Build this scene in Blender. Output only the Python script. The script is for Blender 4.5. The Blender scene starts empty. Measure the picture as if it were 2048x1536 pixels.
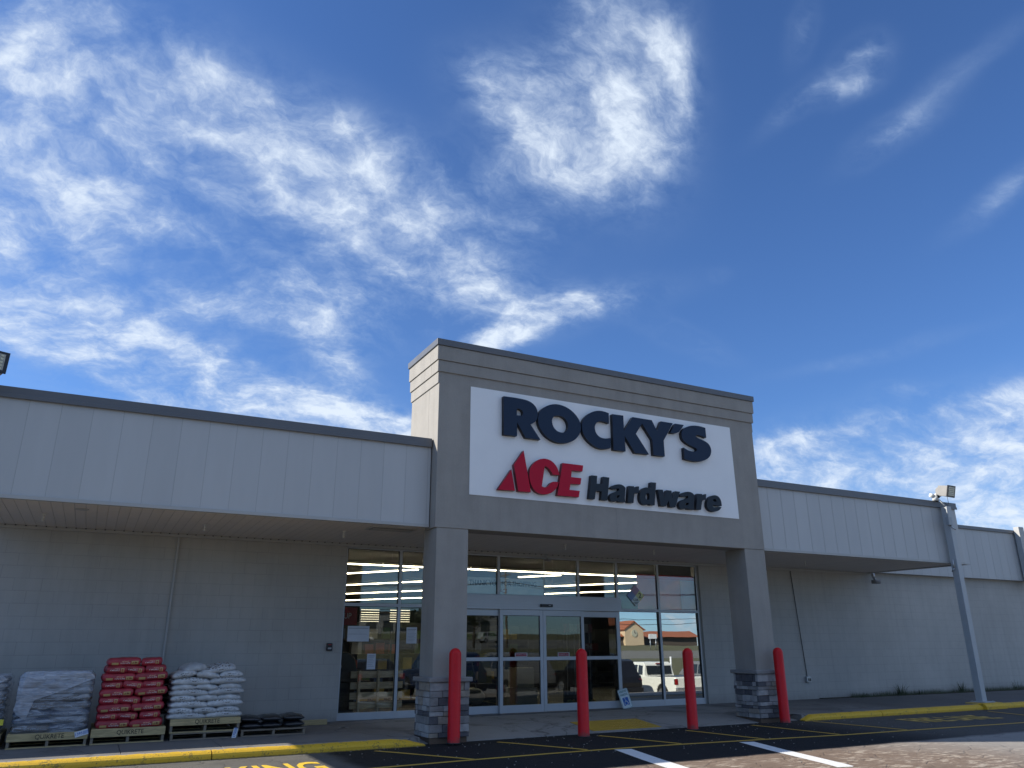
import bpy, bmesh, math, random
from mathutils import Vector, Matrix, noise, Quaternion
random.seed(7)
SC = bpy.context.scene
COL = SC.collection
# ------------------------------------------------------------------ camera
F = Vector((0.44048, 0.83796, 0.32213)); 
yaw, pitch, roll = math.radians(27.73), math.radians(18.792), math.radians(0.202)
F = Vector((math.sin(yaw)*math.cos(pitch), math.cos(yaw)*math.cos(pitch), math.sin(pitch)))
R0 = Vector((math.cos(yaw), -math.sin(yaw), 0)); D0 = F.cross(R0)
Rv = R0*math.cos(roll) + D0*math.sin(roll); Dv = D0*math.cos(roll) - R0*math.sin(roll)
cam = bpy.data.cameras.new('camera'); camo = bpy.data.objects.new('camera', cam); COL.objects.link(camo)
camo.matrix_world = Matrix(((Rv.x, -Dv.x, -F.x, 0), (Rv.y, -Dv.y, -F.y, 0), (Rv.z, -Dv.z, -F.z, 1.45), (0, 0, 0, 1)))
cam.sensor_width = 36; cam.lens = 36*1538.5/2048; cam.clip_end = 3000; cam.clip_start = 0.05
SC.camera = camo
# ------------------------------------------------------------------ light
SC.view_settings.view_transform = 'Standard'; SC.view_settings.look = 'None'
SC.view_settings.gamma = 1; SC.view_settings.exposure = 0.6
SC.cycles.max_bounces = 8; SC.cycles.transparent_max_bounces = 16; SC.cycles.use_denoising = True
SUN = Vector((-1.4, 0.72, 1.0)).normalized()
sl = bpy.data.lights.new('sun', 'SUN'); sl.energy = 5.0; sl.angle = math.radians(0.53); sl.color = (1.0, 0.93, 0.82)
so = bpy.data.objects.new('sun', sl); COL.objects.link(so); so.rotation_mode = 'QUATERNION'
so.rotation_quaternion = SUN.to_track_quat('Z', 'Y'); so.location = SUN*60
W = bpy.data.worlds.new('World'); SC.world = W; W.use_nodes = True
wt = W.node_tree; wt.nodes.clear()
def c3(*v): return (v[0], v[1], v[2], 1)
def N(t, ty, **kw):
    n = t.nodes.new(ty)
    for k, v in kw.items(): setattr(n, k, v)
    return n
def setin(t, sock, v):
    if hasattr(v, 'is_linked') or isinstance(v, bpy.types.NodeSocket): t.links.new(v, sock)
    else: sock.default_value = v
def M(t, op, a, b=None, c=None, clamp=False):
    n = N(t, 'ShaderNodeMath', operation=op, use_clamp=clamp); setin(t, n.inputs[0], a)
    if b is not None: setin(t, n.inputs[1], b)
    if c is not None: setin(t, n.inputs[2], c)
    return n.outputs[0]
def MR(t, v, a, b, c, d, smooth=True):
    n = N(t, 'ShaderNodeMapRange'); n.interpolation_type = 'SMOOTHSTEP' if smooth else 'LINEAR'
    setin(t, n.inputs[0], v)
    for i, x in enumerate((a, b, c, d)): setin(t, n.inputs[i+1], x)
    return n.outputs[0]
def NOISE(t, vec, scale, detail=5, rough=.55, dist=0., out=0):
    n = N(t, 'ShaderNodeTexNoise'); t.links.new(vec, n.inputs['Vector']); n.inputs['Scale'].default_value = scale
    n.inputs['Detail'].default_value = detail; n.inputs['Roughness'].default_value = rough; n.inputs['Distortion'].default_value = dist
    return n.outputs[out]
def MIX(t, f, a, b, mode='MIX'):
    n = N(t, 'ShaderNodeMix', data_type='RGBA', blend_type=mode); setin(t, n.inputs[0], f)
    for i, x in ((6, a), (7, b)):
        if isinstance(x, tuple) and len(x) == 3: x = (*x, 1)
        setin(t, n.inputs[i], x)
    return n.outputs[2]
def VM(t, op, a, b=None, s=None):
    n = N(t, 'ShaderNodeVectorMath', operation=op); setin(t, n.inputs[0], a)
    if b is not None: setin(t, n.inputs[1], b)
    if s is not None: setin(t, n.inputs[3], s)
    return n.outputs[1] if op in ('DOT_PRODUCT', 'LENGTH') else n.outputs[0]
CLOUDS = [
((16.349,7.103,-7.082),-0.5,(-7.782,7.364,-14.079),-0.5,0.9),
((19.908,3.047,-0.934),-0.5,(-6.598,18.505,-32.2),-0.5,0.8),
((11.371,2.581,-3.391),-0.5,(-6.661,8.86,-18.565),-0.5,0.85),
((17.131,-0.14,4.49),-0.5,(2.211,7.041,-15.288),-0.5,0.8),
((10.271,1.229,-1.855),-0.5,(-4.731,10.223,-28.08),-0.5,0.85),
((5.52,-0.024,-1.089),-0.5,(-4.624,10.869,-32.885),-0.5,0.8),
((6.593,-0.562,-1.504),-0.5,(-4.045,8.257,-26.416),-0.5,0.95),
((7.043,-1.807,-0.622),-0.5,(0.359,16.701,-59.377),-0.5,1.0),
((4.444,0.152,-0.793),-0.5,(-4.52,10.209,-14.421),-0.5,0.34),
((9.791,1.523,-3.475),-0.5,(-11.274,15.834,-21.711),-0.5,0.42),
((7.896,-0.773,-2.367),-0.5,(-3.93,8.96,-14.082),-0.5,0.85),
((11.896,-0.748,-6.137),-0.5,(-8.431,12.664,-16.869),-0.5,0.6),
((9.607,-3.322,-2.258),-0.5,(-1.39,14.153,-24.763),-0.5,0.75),
((14.152,-1.205,-1.857),-0.5,(-4.143,18.398,-43.093),-0.5,0.75),
((17.128,-3.629,-3.149),-0.5,(-2.51,11.401,-26.223),-0.5,0.75),
((19.78,-1.283,-11.323),-0.5,(-26.529,25.271,-52.058),-0.5,0.6),
((12.633,0.363,-11.876),-0.5,(-18.411,16.215,-19.153),-0.5,0.6),
((22.7,0.482,-3.57),-0.5,(-9.302,25.634,-49.643),-0.5,0.5),
((6.358,1.447,-6.271),-0.5,(-13.904,17.544,-6.861),-0.5,0.85),
((7.94,6.53,-12.491),-0.5,(-29.099,25.859,-0.075),-0.5,0.8),
((11.152,-2.403,-5.245),-0.5,(-4.309,13.886,-13.458),-0.5,0.75),
((9.926,-0.149,-9.092),-0.5,(-8.909,13.322,-8.921),-0.5,0.55),
((26.174,-6.827,-6.642),-0.5,(-3.078,34.782,-35.823),-0.5,0.5),
((9.814,-5.792,-0.415),-0.5,(6.742,12.796,-22.937),-0.5,0.5),
((9.323,-6.059,-0.899),-0.5,(5.938,10.313,-15.168),-0.5,0.5),
((9.912,-8.673,5.121),-0.5,(23.378,4.522,-37.149),-0.5,0.7),
((8.283,-6.48,0.708),-0.5,(19.304,17.543,-56.537),-0.5,0.6),
((17.492,-14.687,11.795),-0.5,(36.316,3.23,-49.73),-0.5,0.8),
((13.628,-7.853,-8.596),-0.5,(-14.081,49.393,-71.848),-0.5,0.4),
((23.388,-7.647,-7.882),-0.5,(-8.166,31.237,-53.147),-0.5,0.6),
((6.908,-19.93,8.01),-0.5,(61.28,-5.597,-61.998),-0.5,0.55),
((19.467,-31.789,1.437),-0.5,(51.688,17.678,-72.246),-0.5,0.65),
((33.648,-34.278,-13.574),-0.5,(28.905,32.83,-54.137),-0.5,0.6),
((71.03,-50.591,-32.447),-0.5,(11.349,24.757,-28.737),-0.5,0.5),
((4.869,-18.473,7.496),-0.5,(44.251,-7.29,-52.695),-0.5,0.55),
((2.255,-17.695,9.895),-0.5,(49.277,-18.855,-68.925),-0.5,0.5),
((3.863,-15.886,3.673),-0.5,(60.346,-3.01,-74.65),-0.5,0.25),
((62.085,-54.866,-10.121),-0.5,(37.013,60.148,-145.752),-0.5,0.2),
((3.242,-5.446,-0.086),-0.5,(5.091,6.257,-37.88),-0.5,0.85),
((3.909,-7.658,0.253),-0.5,(3.122,3.441,-25.857),-0.5,0.95),
((5.262,-13.853,6.398),-0.5,(13.954,-5.593,-39.773),-0.5,0.9),
((9.747,-11.388,-1.421),-0.5,(3.817,10.849,-45.91),-0.5,0.6),
((5.714,-7.778,-0.933),-0.5,(2.737,10.535,-47.46),-0.5,0.8),
((22.653,-32.072,-6.178),-0.5,(20.709,41.156,-137.212),-0.5,0.4),
((6.136,-10.991,-2.467),-0.5,(-0.97,11.292,-39.608),-0.5,0.9),
((5.549,-9.359,1.084),-0.5,(38.234,14.099,-114.993),-0.5,0.3),
((3.487,-0.044,-0.748),-0.5,(-0.861,1.624,-5.132),-0.5,0.12),
((5.858,-0.613,-2.315),-0.5,(-9.363,20.399,-24.285),-0.5,0.3),
((5.925,-0.297,0.08),-0.5,(-1.749,10.039,-13.725),-0.5,0.2),
((8.726,1.617,-2.319),-0.5,(-5.725,8.55,-14.993),-0.5,0.28),
((11.268,1.479,-3.348),-0.5,(-9.176,13.997,-23.758),-0.5,0.2),
((13.648,-2.428,-0.758),-0.5,(-0.01,13.588,-29.454),-0.5,0.4),
((8.182,-1.344,-0.8),-0.5,(-0.942,13.139,-44.968),-0.5,0.5),
((9.186,-3.306,-0.558),-0.5,(2.849,15.83,-60.701),-0.5,0.7),
((4.828,-8.97,1.444),-0.5,(6.673,1.777,-28.923),-0.5,0.6),
((4.224,-7.322,-0.81),-0.5,(0.617,6.276,-29.542),-0.5,0.8),
((7.748,-9.756,-0.914),-0.5,(1.793,10.856,-55.616),-0.5,0.5),
((22.712,-12.985,-0.634),-0.5,(12.078,22.889,-46.291),-0.5,0.3),
((22.503,-16.294,-3.137),-0.5,(4.316,6.858,-11.585),-0.5,0.3),
]

def build_sky():
    t = wt
    sky = N(t, 'ShaderNodeTexSky', sky_type='NISHITA'); sky.sun_disc = False
    sky.sun_elevation = math.asin(SUN.z); sky.sun_rotation = math.atan2(SUN.x, SUN.y)
    sky.air_density = 1.0; sky.dust_density = 0.35; sky.ozone_density = 2.2; sky.altitude = 100
    geo = N(t, 'ShaderNodeTexCoord'); d = geo.outputs['Generated']
    sp = N(t, 'ShaderNodeSeparateXYZ'); t.links.new(d, sp.inputs[0])
    # cloud-layer coordinates: where the view direction meets a flat layer overhead
    zz = M(t, 'ADD', M(t, 'MAXIMUM', sp.outputs[2], 0.0), 0.45)
    cx = M(t, 'DIVIDE', sp.outputs[0], zz); cy = M(t, 'DIVIDE', sp.outputs[1], zz)
    cb = N(t, 'ShaderNodeCombineXYZ'); t.links.new(cx, cb.inputs[0]); t.links.new(cy, cb.inputs[1]); p = cb.outputs[0]
    warp = N(t, 'ShaderNodeTexNoise'); t.links.new(p, warp.inputs['Vector']); warp.inputs['Scale'].default_value = 2.2; warp.inputs['Detail'].default_value = 6; warp.inputs['Roughness'].default_value = .6
    wv = VM(t, 'SCALE', VM(t, 'SUBTRACT', warp.outputs[1], (.5, .5, .5)), s=.22)
    pw = VM(t, 'ADD', p, wv)
    mp = N(t, 'ShaderNodeMapping'); t.links.new(pw, mp.inputs[0]); mp.inputs['Rotation'].default_value = (0, 0, math.radians(35)); mp.inputs['Scale'].default_value = (1.0, 1.25, 1)
    n1 = NOISE(t, mp.outputs[0], 4.2, 12, .60, .12)
    mp2 = N(t, 'ShaderNodeMapping'); t.links.new(pw, mp2.inputs[0]); mp2.inputs['Rotation'].default_value = (0, 0, math.radians(20)); mp2.inputs['Scale'].default_value = (1.0, 1.3, 1)
    n2 = NOISE(t, mp2.outputs[0], 17., 10, .66, .0)
    # warp the direction a little so that the banks get ragged outlines
    dv = VM(t, 'ADD', d, VM(t, 'SCALE', VM(t, 'SUBTRACT', warp.outputs[1], (.5, .5, .5)), s=.085))
    tot = None
    for A, a0, B, b0, amp in CLOUDS:
        u = M(t, 'SUBTRACT', VM(t, 'DOT_PRODUCT', dv, A), a0); v = M(t, 'SUBTRACT', VM(t, 'DOT_PRODUCT', dv, B), b0)
        r2 = M(t, 'MULTIPLY_ADD', u, u, M(t, 'MULTIPLY', v, v))
        e = M(t, 'MULTIPLY', M(t, 'POWER', 2.718, M(t, 'MULTIPLY', r2, -.72)), amp)
        tot = e if tot is None else M(t, 'ADD', tot, e)
    tot = M(t, 'MINIMUM', tot, 1.02)
    back = M(t, 'MULTIPLY', MR(t, sp.outputs[1], .25, -.1, 0, 1), MR(t, NOISE(t, p, .8, 3), .35, .6, .15, .95))  # unseen bright cloud cover behind the camera, added as neutral fill light
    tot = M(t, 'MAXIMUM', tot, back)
    nn = M(t, 'ADD', M(t, 'MULTIPLY', M(t, 'SUBTRACT', n1, .5), 2.5), M(t, 'MULTIPLY', M(t, 'SUBTRACT', n2, .5), 1.8))
    dens = M(t, 'MULTIPLY', M(t, 'ADD', M(t, 'SUBTRACT', M(t, 'MULTIPLY', tot, .80), .20), nn), MR(t, tot, .0, .72, 0, 1))
    dens = MR(t, dens, -.12, 1.05, 0, 1, False)
    dens = M(t, 'ADD', M(t, 'MULTIPLY', M(t, 'POWER', dens, 1.35), MR(t, tot, 0, .2, 0, .92)), M(t, 'MULTIPLY', tot, .07), clamp=True)
    tone = M(t, 'ADD', .72, M(t, 'MULTIPLY', n1, .55))
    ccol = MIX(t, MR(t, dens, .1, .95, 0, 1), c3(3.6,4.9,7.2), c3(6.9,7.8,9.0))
    skyc = MIX(t, 1.0, sky.outputs[0], c3(.63,.92,1.36), 'MULTIPLY')
    # blue haze gradient is the sky texture's own; clouds cover it
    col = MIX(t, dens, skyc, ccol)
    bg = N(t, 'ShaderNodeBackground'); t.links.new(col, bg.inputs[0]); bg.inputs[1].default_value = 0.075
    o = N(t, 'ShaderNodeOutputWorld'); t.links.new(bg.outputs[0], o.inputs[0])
    W.cycles.sampling_method = 'MANUAL'; W.cycles.sample_map_resolution = 512
build_sky()
# ------------------------------------------------------------------ helpers
MATS = {}
def mat(name, col, rough=.6, metal=0., var=.12, scale=4., bump=0., bscale=30., spec=.5, dirt=0., emis=None, es=0., foot=0.):
    if name in MATS: return MATS[name]
    m = bpy.data.materials.new(name); m.use_nodes = True; t = m.node_tree; b = t.nodes['Principled BSDF']
    tc = N(t, 'ShaderNodeTexCoord').outputs['Object']
    n = NOISE(t, tc, scale, 6, .6)
    f = MR(t, n, .25, .75, 1-var, 1+var, False)
    cc = MIX(t, 1., (*col[:3], 1), f, 'MULTIPLY')
    if dirt:
        n2 = NOISE(t, tc, scale*.4, 7, .7)
        cc = MIX(t, MR(t, n2, .5, .8, 0, dirt), cc, tuple(x*.45 for x in col[:3]))
    if foot:
        sz = N(t, 'ShaderNodeSeparateXYZ'); t.links.new(tc, sz.inputs[0])
        k = MR(t, M(t, 'ADD', sz.outputs[2], M(t, 'MULTIPLY', M(t, 'SUBTRACT', NOISE(t, tc, 14., 6, .7), .5), .25)), foot, 0., 0, .75)
        cc = MIX(t, k, cc, (.06, .045, .04))
        mp = N(t, 'ShaderNodeMapping'); t.links.new(tc, mp.inputs[0]); mp.inputs['Scale'].default_value = (7, 7, 40)
        cc = MIX(t, MR(t, NOISE(t, mp.outputs[0], 1., 5, .7), .66, .72, 0, .35), cc, (.5, .25, .22))
    t.links.new(cc, b.inputs['Base Color']); b.inputs['Metallic'].default_value = metal
    t.links.new(MR(t, n, .2, .8, max(.02, rough-.08), min(1, rough+.08), False), b.inputs['Roughness'])
    b.inputs['Specular IOR Level'].default_value = spec
    if bump:
        bn = N(t, 'ShaderNodeBump'); bn.inputs['Strength'].default_value = bump; bn.inputs['Distance'].default_value = .01
        t.links.new(NOISE(t, tc, bscale, 5, .6), bn.inputs['Height']); t.links.new(bn.outputs[0], b.inputs['Normal'])
    if emis: b.inputs['Emission Color'].default_value = (*emis, 1); b.inputs['Emission Strength'].default_value = es
    MATS[name] = m; return m
def tag(o, label=None, cat=None, group=None, kind=None):
    if label: o['label'] = label
    if cat: o['category'] = cat
    if group: o['group'] = group
    if kind: o['kind'] = kind
    return o
def empty(name, loc=(0, 0, 0), rz=0., parent=None):
    o = bpy.data.objects.new(name, None); COL.objects.link(o); o.location = loc; o.rotation_euler = (0, 0, rz); o.empty_display_size = .2
    if parent: o.parent = parent
    return o
class MB:
    def __init__(s): s.bm = bmesh.new(); s.mats = []
    def mi(s, m):
        if m is None: return 0
        if m not in s.mats: s.mats.append(m)
        return s.mats.index(m)
    def box(s, x0, x1, y0, y1, z0, z1, m=None, mx=None):
        v = [s.bm.verts.new((x, y, z)) for x in (x0, x1) for y in (y0, y1) for z in (z0, z1)]
        i = s.mi(m)
        for q in ((0, 1, 3, 2), (4, 6, 7, 5), (0, 4, 5, 1), (2, 3, 7, 6), (0, 2, 6, 4), (1, 5, 7, 3)):
            f = s.bm.faces.new([v[k] for k in q]); f.material_index = i
        if mx is not None: bmesh.ops.transform(s.bm, matrix=mx, verts=v)
        return v
    def prism(s, poly, axis, a, b, m=None):
        """extrude the 2D polygon along axis from a to b; axis x: (y,z), y: (x,z), z: (x,y)"""
        def P(u, w, k): return (k, u, w) if axis == 'x' else ((u, k, w) if axis == 'y' else (u, w, k))
        A = [s.bm.verts.new(P(u, w, a)) for u, w in poly]; B = [s.bm.verts.new(P(u, w, b)) for u, w in poly]
        i = s.mi(m); n = len(poly); fs = [s.bm.faces.new(A), s.bm.faces.new(B[::-1])]
        for k in range(n): fs.append(s.bm.faces.new((A[k], B[k], B[(k+1) % n], A[(k+1) % n])))
        for f in fs: f.material_index = i
        return A+B
    def tube(s, pts, r, n=10, m=None, cap=True):
        pts = [Vector(p) for p in pts]; rings = []; i = s.mi(m)
        rs = r if isinstance(r, (list, tuple)) else [r]*len(pts)
        for k, p in enumerate(pts):
            d = (pts[min(k+1, len(pts)-1)]-pts[max(k-1, 0)]).normalized()
            a = d.cross(Vector((0, 0, 1)) if abs(d.z) < .9 else Vector((1, 0, 0))).normalized(); b = d.cross(a)
            rings.append([s.bm.verts.new(p+(a*math.cos(2*math.pi*j/n)+b*math.sin(2*math.pi*j/n))*rs[k]) for j in range(n)])
        for A, B in zip(rings, rings[1:]):
            for j in range(n):
                f = s.bm.faces.new((A[j], A[(j+1) % n], B[(j+1) % n], B[j])); f.material_index = i; f.smooth = True
        if cap:
            for rg in (rings[0][::-1], rings[-1]):
                f = s.bm.faces.new(rg); f.material_index = i
    def lathe(s, prof, cx, cy, n=24, m=None):
        rings = []; i = s.mi(m)
        for r, z in prof:
            rings.append([s.bm.verts.new((cx+r*math.cos(2*math.pi*j/n), cy+r*math.sin(2*math.pi*j/n), z)) for j in range(n)])
        for A, B in zip(rings, rings[1:]):
            for j in range(n):
                f = s.bm.faces.new((A[j], A[(j+1) % n], B[(j+1) % n], B[j])); f.material_index = i; f.smooth = True
        s.bm.faces.new(rings[0][::-1]).material_index = i; s.bm.faces.new(rings[-1]).material_index = i
    def quad(s, *ps, m=None):
        f = s.bm.faces.new([s.bm.verts.new(p) for p in ps]); f.material_index = s.mi(m); return f
    def mesh(s, me, mx, m):
        n0 = len(s.bm.verts); f0 = len(s.bm.faces); s.bm.from_mesh(me); s.bm.verts.ensure_lookup_table(); s.bm.faces.ensure_lookup_table()
        bmesh.ops.transform(s.bm, matrix=mx, verts=s.bm.verts[n0:]); i = s.mi(m)
        for f in s.bm.faces[f0:]: f.material_index = i
    def build(s, name, m=None, parent=None, bevel=0., loc=None, seg=2):
        bmesh.ops.recalc_face_normals(s.bm, faces=s.bm.faces)
        me = bpy.data.meshes.new(name); s.bm.to_mesh(me); s.bm.free()
        if m is not None and not s.mats: s.mats = [m]
        for x in s.mats: me.materials.append(x)
        if loc is not None: me.transform(Matrix.Translation(-Vector(loc)))
        o = bpy.data.objects.new(name, me); COL.objects.link(o)
        if loc is not None: o.location = loc
        if parent: o.parent = parent
        if bevel:
            bv = o.modifiers.new('bevel', 'BEVEL'); bv.width = bevel; bv.segments = seg; bv.limit_method = 'ANGLE'; bv.angle_limit = math.radians(40)
        return o
def chaikin(P, it=2, lim=44):
    for _ in range(it):
        out = []; n = len(P)
        for i in range(n):
            a, b, c = Vector(P[i-1]), Vector(P[i]), Vector(P[(i+1) % n])
            ang = math.degrees((b-a).angle(c-b)) if (b-a).length > 1e-6 and (c-b).length > 1e-6 else 0
            if ang > lim: out.append(tuple(b))
            else: out += [tuple(b+(a-b)*.25), tuple(b+(c-b)*.25)]
        P = out
    return P
def curve_mesh(loops, depth, bev=0.):
    cu = bpy.data.curves.new('outline', 'CURVE'); cu.dimensions = '2D'; cu.fill_mode = 'BOTH'; cu.extrude = depth/2; cu.bevel_depth = bev
    for L in loops:
        sp = cu.splines.new('POLY'); sp.points.add(len(L)-1); sp.use_cyclic_u = True
        for p, (x, y) in zip(sp.points, L): p.co = (x, y, 0, 1)
    o = bpy.data.objects.new('outline', cu); COL.objects.link(o)
    me = bpy.data.meshes.new_from_object(o.evaluated_get(bpy.context.evaluated_depsgraph_get()))
    bpy.data.objects.remove(o); bpy.data.curves.remove(cu); return me
TXT = {}
def text_mesh(s, size=1., depth=.004, off=0., sx=1.):
    k = (s, size, depth, off)
    if k in TXT: return TXT[k]
    cu = bpy.data.curves.new('words', 'FONT'); cu.body = s; cu.size = size; cu.extrude = depth/2; cu.offset = off
    cu.align_x = 'CENTER'; cu.align_y = 'CENTER'; cu.resolution_u = 3
    o = bpy.data.objects.new('words', cu); COL.objects.link(o)
    me = bpy.data.meshes.new_from_object(o.evaluated_get(bpy.context.evaluated_depsgraph_get()))
    bpy.data.objects.remove(o); bpy.data.curves.remove(cu); TXT[k] = me; return me
UP = Matrix.Rotation(math.radians(90), 4, 'X')       # stands flat artwork upright, facing the street
def T(x, y, z): return Matrix.Translation((x, y, z))
def S(x, y, z): return Matrix.Diagonal((x, y, z, 1))
# ------------------------------------------------------------------ materials
def wall_material():
    m = bpy.data.materials.new('painted_block'); m.use_nodes = True; t = m.node_tree; b = t.nodes['Principled BSDF']
    tc = N(t, 'ShaderNodeTexCoord').outputs['Object']; sp = N(t, 'ShaderNodeSeparateXYZ'); t.links.new(tc, sp.inputs[0])
    cb = N(t, 'ShaderNodeCombineXYZ'); t.links.new(sp.outputs[0], cb.inputs[0]); t.links.new(M(t, 'SUBTRACT', sp.outputs[2], .11), cb.inputs[1])
    wob = VM(t, 'ADD', cb.outputs[0], VM(t, 'SCALE', VM(t, 'SUBTRACT', N_noise_col(t, tc, 9.), (.5, .5, .5)), s=.006))
    br = N(t, 'ShaderNodeTexBrick'); t.links.new(wob, br.inputs['Vector'])
    br.inputs['Scale'].default_value = 1; br.inputs['Brick Width'].default_value = .4064; br.inputs['Row Height'].default_value = .2032
    br.inputs['Mortar Size'].default_value = .005; br.inputs['Mortar Smooth'].default_value = .6; br.inputs['Bias'].default_value = 0
    br.inputs['Color1'].default_value = c3(.39, .38, .355); br.inputs['Color2'].default_value = c3(.41, .40, .372); br.inputs['Mortar'].default_value = c3(.285, .285, .275)
    fade = MR(t, NOISE(t, tc, 1.3, 4), .35, .65, .06, .5)
    cc = MIX(t, M(t, 'MULTIPLY', br.outputs['Fac'], fade), MIX(t, .35, c3(.40, .39, .362), br.outputs['Color']), c3(.24, .235, .225))
    blot = MR(t, NOISE(t, tc, .55, 6, .65), .3, .75, .9, 1.08)
    st = N(t, 'ShaderNodeMapping'); t.links.new(tc, st.inputs[0]); st.inputs['Scale'].default_value = (6, 6, .35)
    streak = MR(t, NOISE(t, st.outputs[0], 1.2, 6, .6), .4, .75, 1.02, .93)
    cc = MIX(t, 1., cc, blot, 'MULTIPLY'); cc = MIX(t, 1., cc, streak, 'MULTIPLY')
    splash = M(t, 'MULTIPLY', MR(t, sp.outputs[2], .1, .4, .8, 0), NOISE(t, tc, 6., 6))
    cc = MIX(t, splash, cc, c3(.17, .165, .155))
    t.links.new(cc, b.inputs['Base Color']); b.inputs['Roughness'].default_value = .62
    bn = N(t, 'ShaderNodeBump'); bn.inputs['Strength'].default_value = .5; bn.inputs['Distance'].default_value = .006
    hh = M(t, 'SUBTRACT', M(t, 'MULTIPLY', NOISE(t, tc, 70., 5), .45), M(t, 'MULTIPLY', br.outputs['Fac'], fade))
    t.links.new(hh, bn.inputs['Height']); t.links.new(bn.outputs[0], b.inputs['Normal'])
    return m
def N_noise_col(t, v, s):
    n = N(t, 'ShaderNodeTexNoise'); t.links.new(v, n.inputs['Vector']); n.inputs['Scale'].default_value = s; return n.outputs[1]
def seam_material(name, col, pitch, off, depth=.8, lap=0., axis=0, rough=.45, dark=.55, w=.012, smear=1.):
    m = bpy.data.materials.new(name); m.use_nodes = True; t = m.node_tree; b = t.nodes['Principled BSDF']
    tc = N(t, 'ShaderNodeTexCoord').outputs['Object']; sp = N(t, 'ShaderNodeSeparateXYZ'); t.links.new(tc, sp.inputs[0])
    u = M(t, 'DIVIDE', M(t, 'SUBTRACT', sp.outputs[axis], off), pitch); fr = M(t, 'FRACT', u); fl = M(t, 'FLOOR', u)
    e = M(t, 'MINIMUM', fr, M(t, 'SUBTRACT', 1., fr))
    seam = MR(t, e, 0, w/pitch, 1, 0)
    wn = N(t, 'ShaderNodeTexWhiteNoise', noise_dimensions='1D'); t.links.new(fl, wn.inputs['W'])
    st = N(t, 'ShaderNodeMapping'); t.links.new(tc, st.inputs[0]); st.inputs['Scale'].default_value = (3, 3, .5) if axis == 0 else (1, 1, 1)
    f = M(t, 'MULTIPLY', MR(t, wn.outputs[0], 0, 1, .975, 1.025), MR(t, NOISE(t, st.outputs[0], 1.4*smear, 6, .65), .3, .75, .975, 1.02))
    cc = MIX(t, 1., c3(*col), f, 'MULTIPLY'); cc = MIX(t, M(t, 'MULTIPLY', seam, dark), cc, tuple(x*.35 for x in col))
    t.links.new(cc, b.inputs['Base Color']); b.inputs['Roughness'].default_value = rough
    bn = N(t, 'ShaderNodeBump'); bn.inputs['Strength'].default_value = depth; bn.inputs['Distance'].default_value = .01
    hh = M(t, 'SUBTRACT', M(t, 'MULTIPLY', fr, lap), seam)
    hh = M(t, 'ADD', hh, M(t, 'MULTIPLY', NOISE(t, tc, 3., 2), .25))
    t.links.new(hh, bn.inputs['Height']); t.links.new(bn.outputs[0], b.inputs['Normal']); return m
def stucco(name, col):
    m = bpy.data.materials.new(name); m.use_nodes = True; t = m.node_tree; b = t.nodes['Principled BSDF']
    tc = N(t, 'ShaderNodeTexCoord').outputs['Object']
    st = N(t, 'ShaderNodeMapping'); t.links.new(tc, st.inputs[0]); st.inputs['Scale'].default_value = (4, 4, .5)
    f = M(t, 'MULTIPLY', MR(t, NOISE(t, st.outputs[0], 1., 6, .6), .35, .8, 1.03, .9), MR(t, NOISE(t, tc, 2.2, 6, .6), .3, .7, .95, 1.05))
    f = M(t, 'MULTIPLY', f, MR(t, NOISE(t, tc, 160., 3), .3, .7, .93, 1.07))
    t.links.new(MIX(t, 1., c3(*col), f, 'MULTIPLY'), b.inputs['Base Color']); b.inputs['Roughness'].default_value = .85
    bn = N(t, 'ShaderNodeBump'); bn.inputs['Strength'].default_value = .55; bn.inputs['Distance'].default_value = .006
    t.links.new(M(t, 'ADD', NOISE(t, tc, 110., 4), M(t, 'MULTIPLY', NOISE(t, tc, 12., 3), .5)), bn.inputs['Height']); t.links.new(bn.outputs[0], b.inputs['Normal']); return m
def glass(name, refl, tint=(.90, .92, .91), wav=.02):
    m = bpy.data.materials.new(name); m.use_nodes = True; t = m.node_tree; t.nodes.clear()
    o = N(t, 'ShaderNodeOutputMaterial'); mx = N(t, 'ShaderNodeMixShader'); tr = N(t, 'ShaderNodeBsdfTransparent'); gl = N(t, 'ShaderNodeBsdfGlossy')
    tr.inputs[0].default_value = c3(*tint); gl.inputs['Roughness'].default_value = .0; gl.inputs[0].default_value = c3(.95, 1., .98)
    lw = N(t, 'ShaderNodeLayerWeight'); lw.inputs[0].default_value = .5
    f = M(t, 'ADD', refl, M(t, 'MULTIPLY', M(t, 'POWER', lw.outputs['Facing'], 3.), 1.-refl), clamp=True)
    t.links.new(f, mx.inputs[0]); t.links.new(tr.outputs[0], mx.inputs[1]); t.links.new(gl.outputs[0], mx.inputs[2]); t.links.new(mx.outputs[0], o.inputs[0])
    tc = N(t, 'ShaderNodeTexCoord').outputs['Object']; bn = N(t, 'ShaderNodeBump'); bn.inputs['Strength'].default_value = wav; bn.inputs['Distance'].default_value = .05
    t.links.new(NOISE(t, tc, 1.6, 1), bn.inputs['Height']); t.links.new(bn.outputs[0], gl.inputs['Normal']); return m
m_wall = wall_material()
m_fascia = seam_material('fascia_panel', (.455, .46, .455), .4064, -1.22, .4, .0, w=.005, dark=.5)
m_fascia_lap = seam_material('fascia_panel_lapped', (.445, .45, .445), .4064, -1.22+.0, .8, .9, w=.010, dark=.42)
m_soffit = seam_material('soffit_board', (.66, .61, .56), .15, 0, .7, 0, rough=.6, dark=.4, w=.008)
m_stucco = stucco('tower_stucco', (.295, .28, .255))
m_coping = mat('dark_coping_metal', (.115, .12, .13), .42, 0, .08, 2., 0)
m_trim = mat('pale_trim', (.40, .40, .385), .5, 0, .06, 3.)
m_alu = mat('satin_aluminium', (.47, .50, .53), .38, .25, .05, 3.)
m_alud = mat('dark_gasket', (.03, .03, .032), .5)
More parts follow.
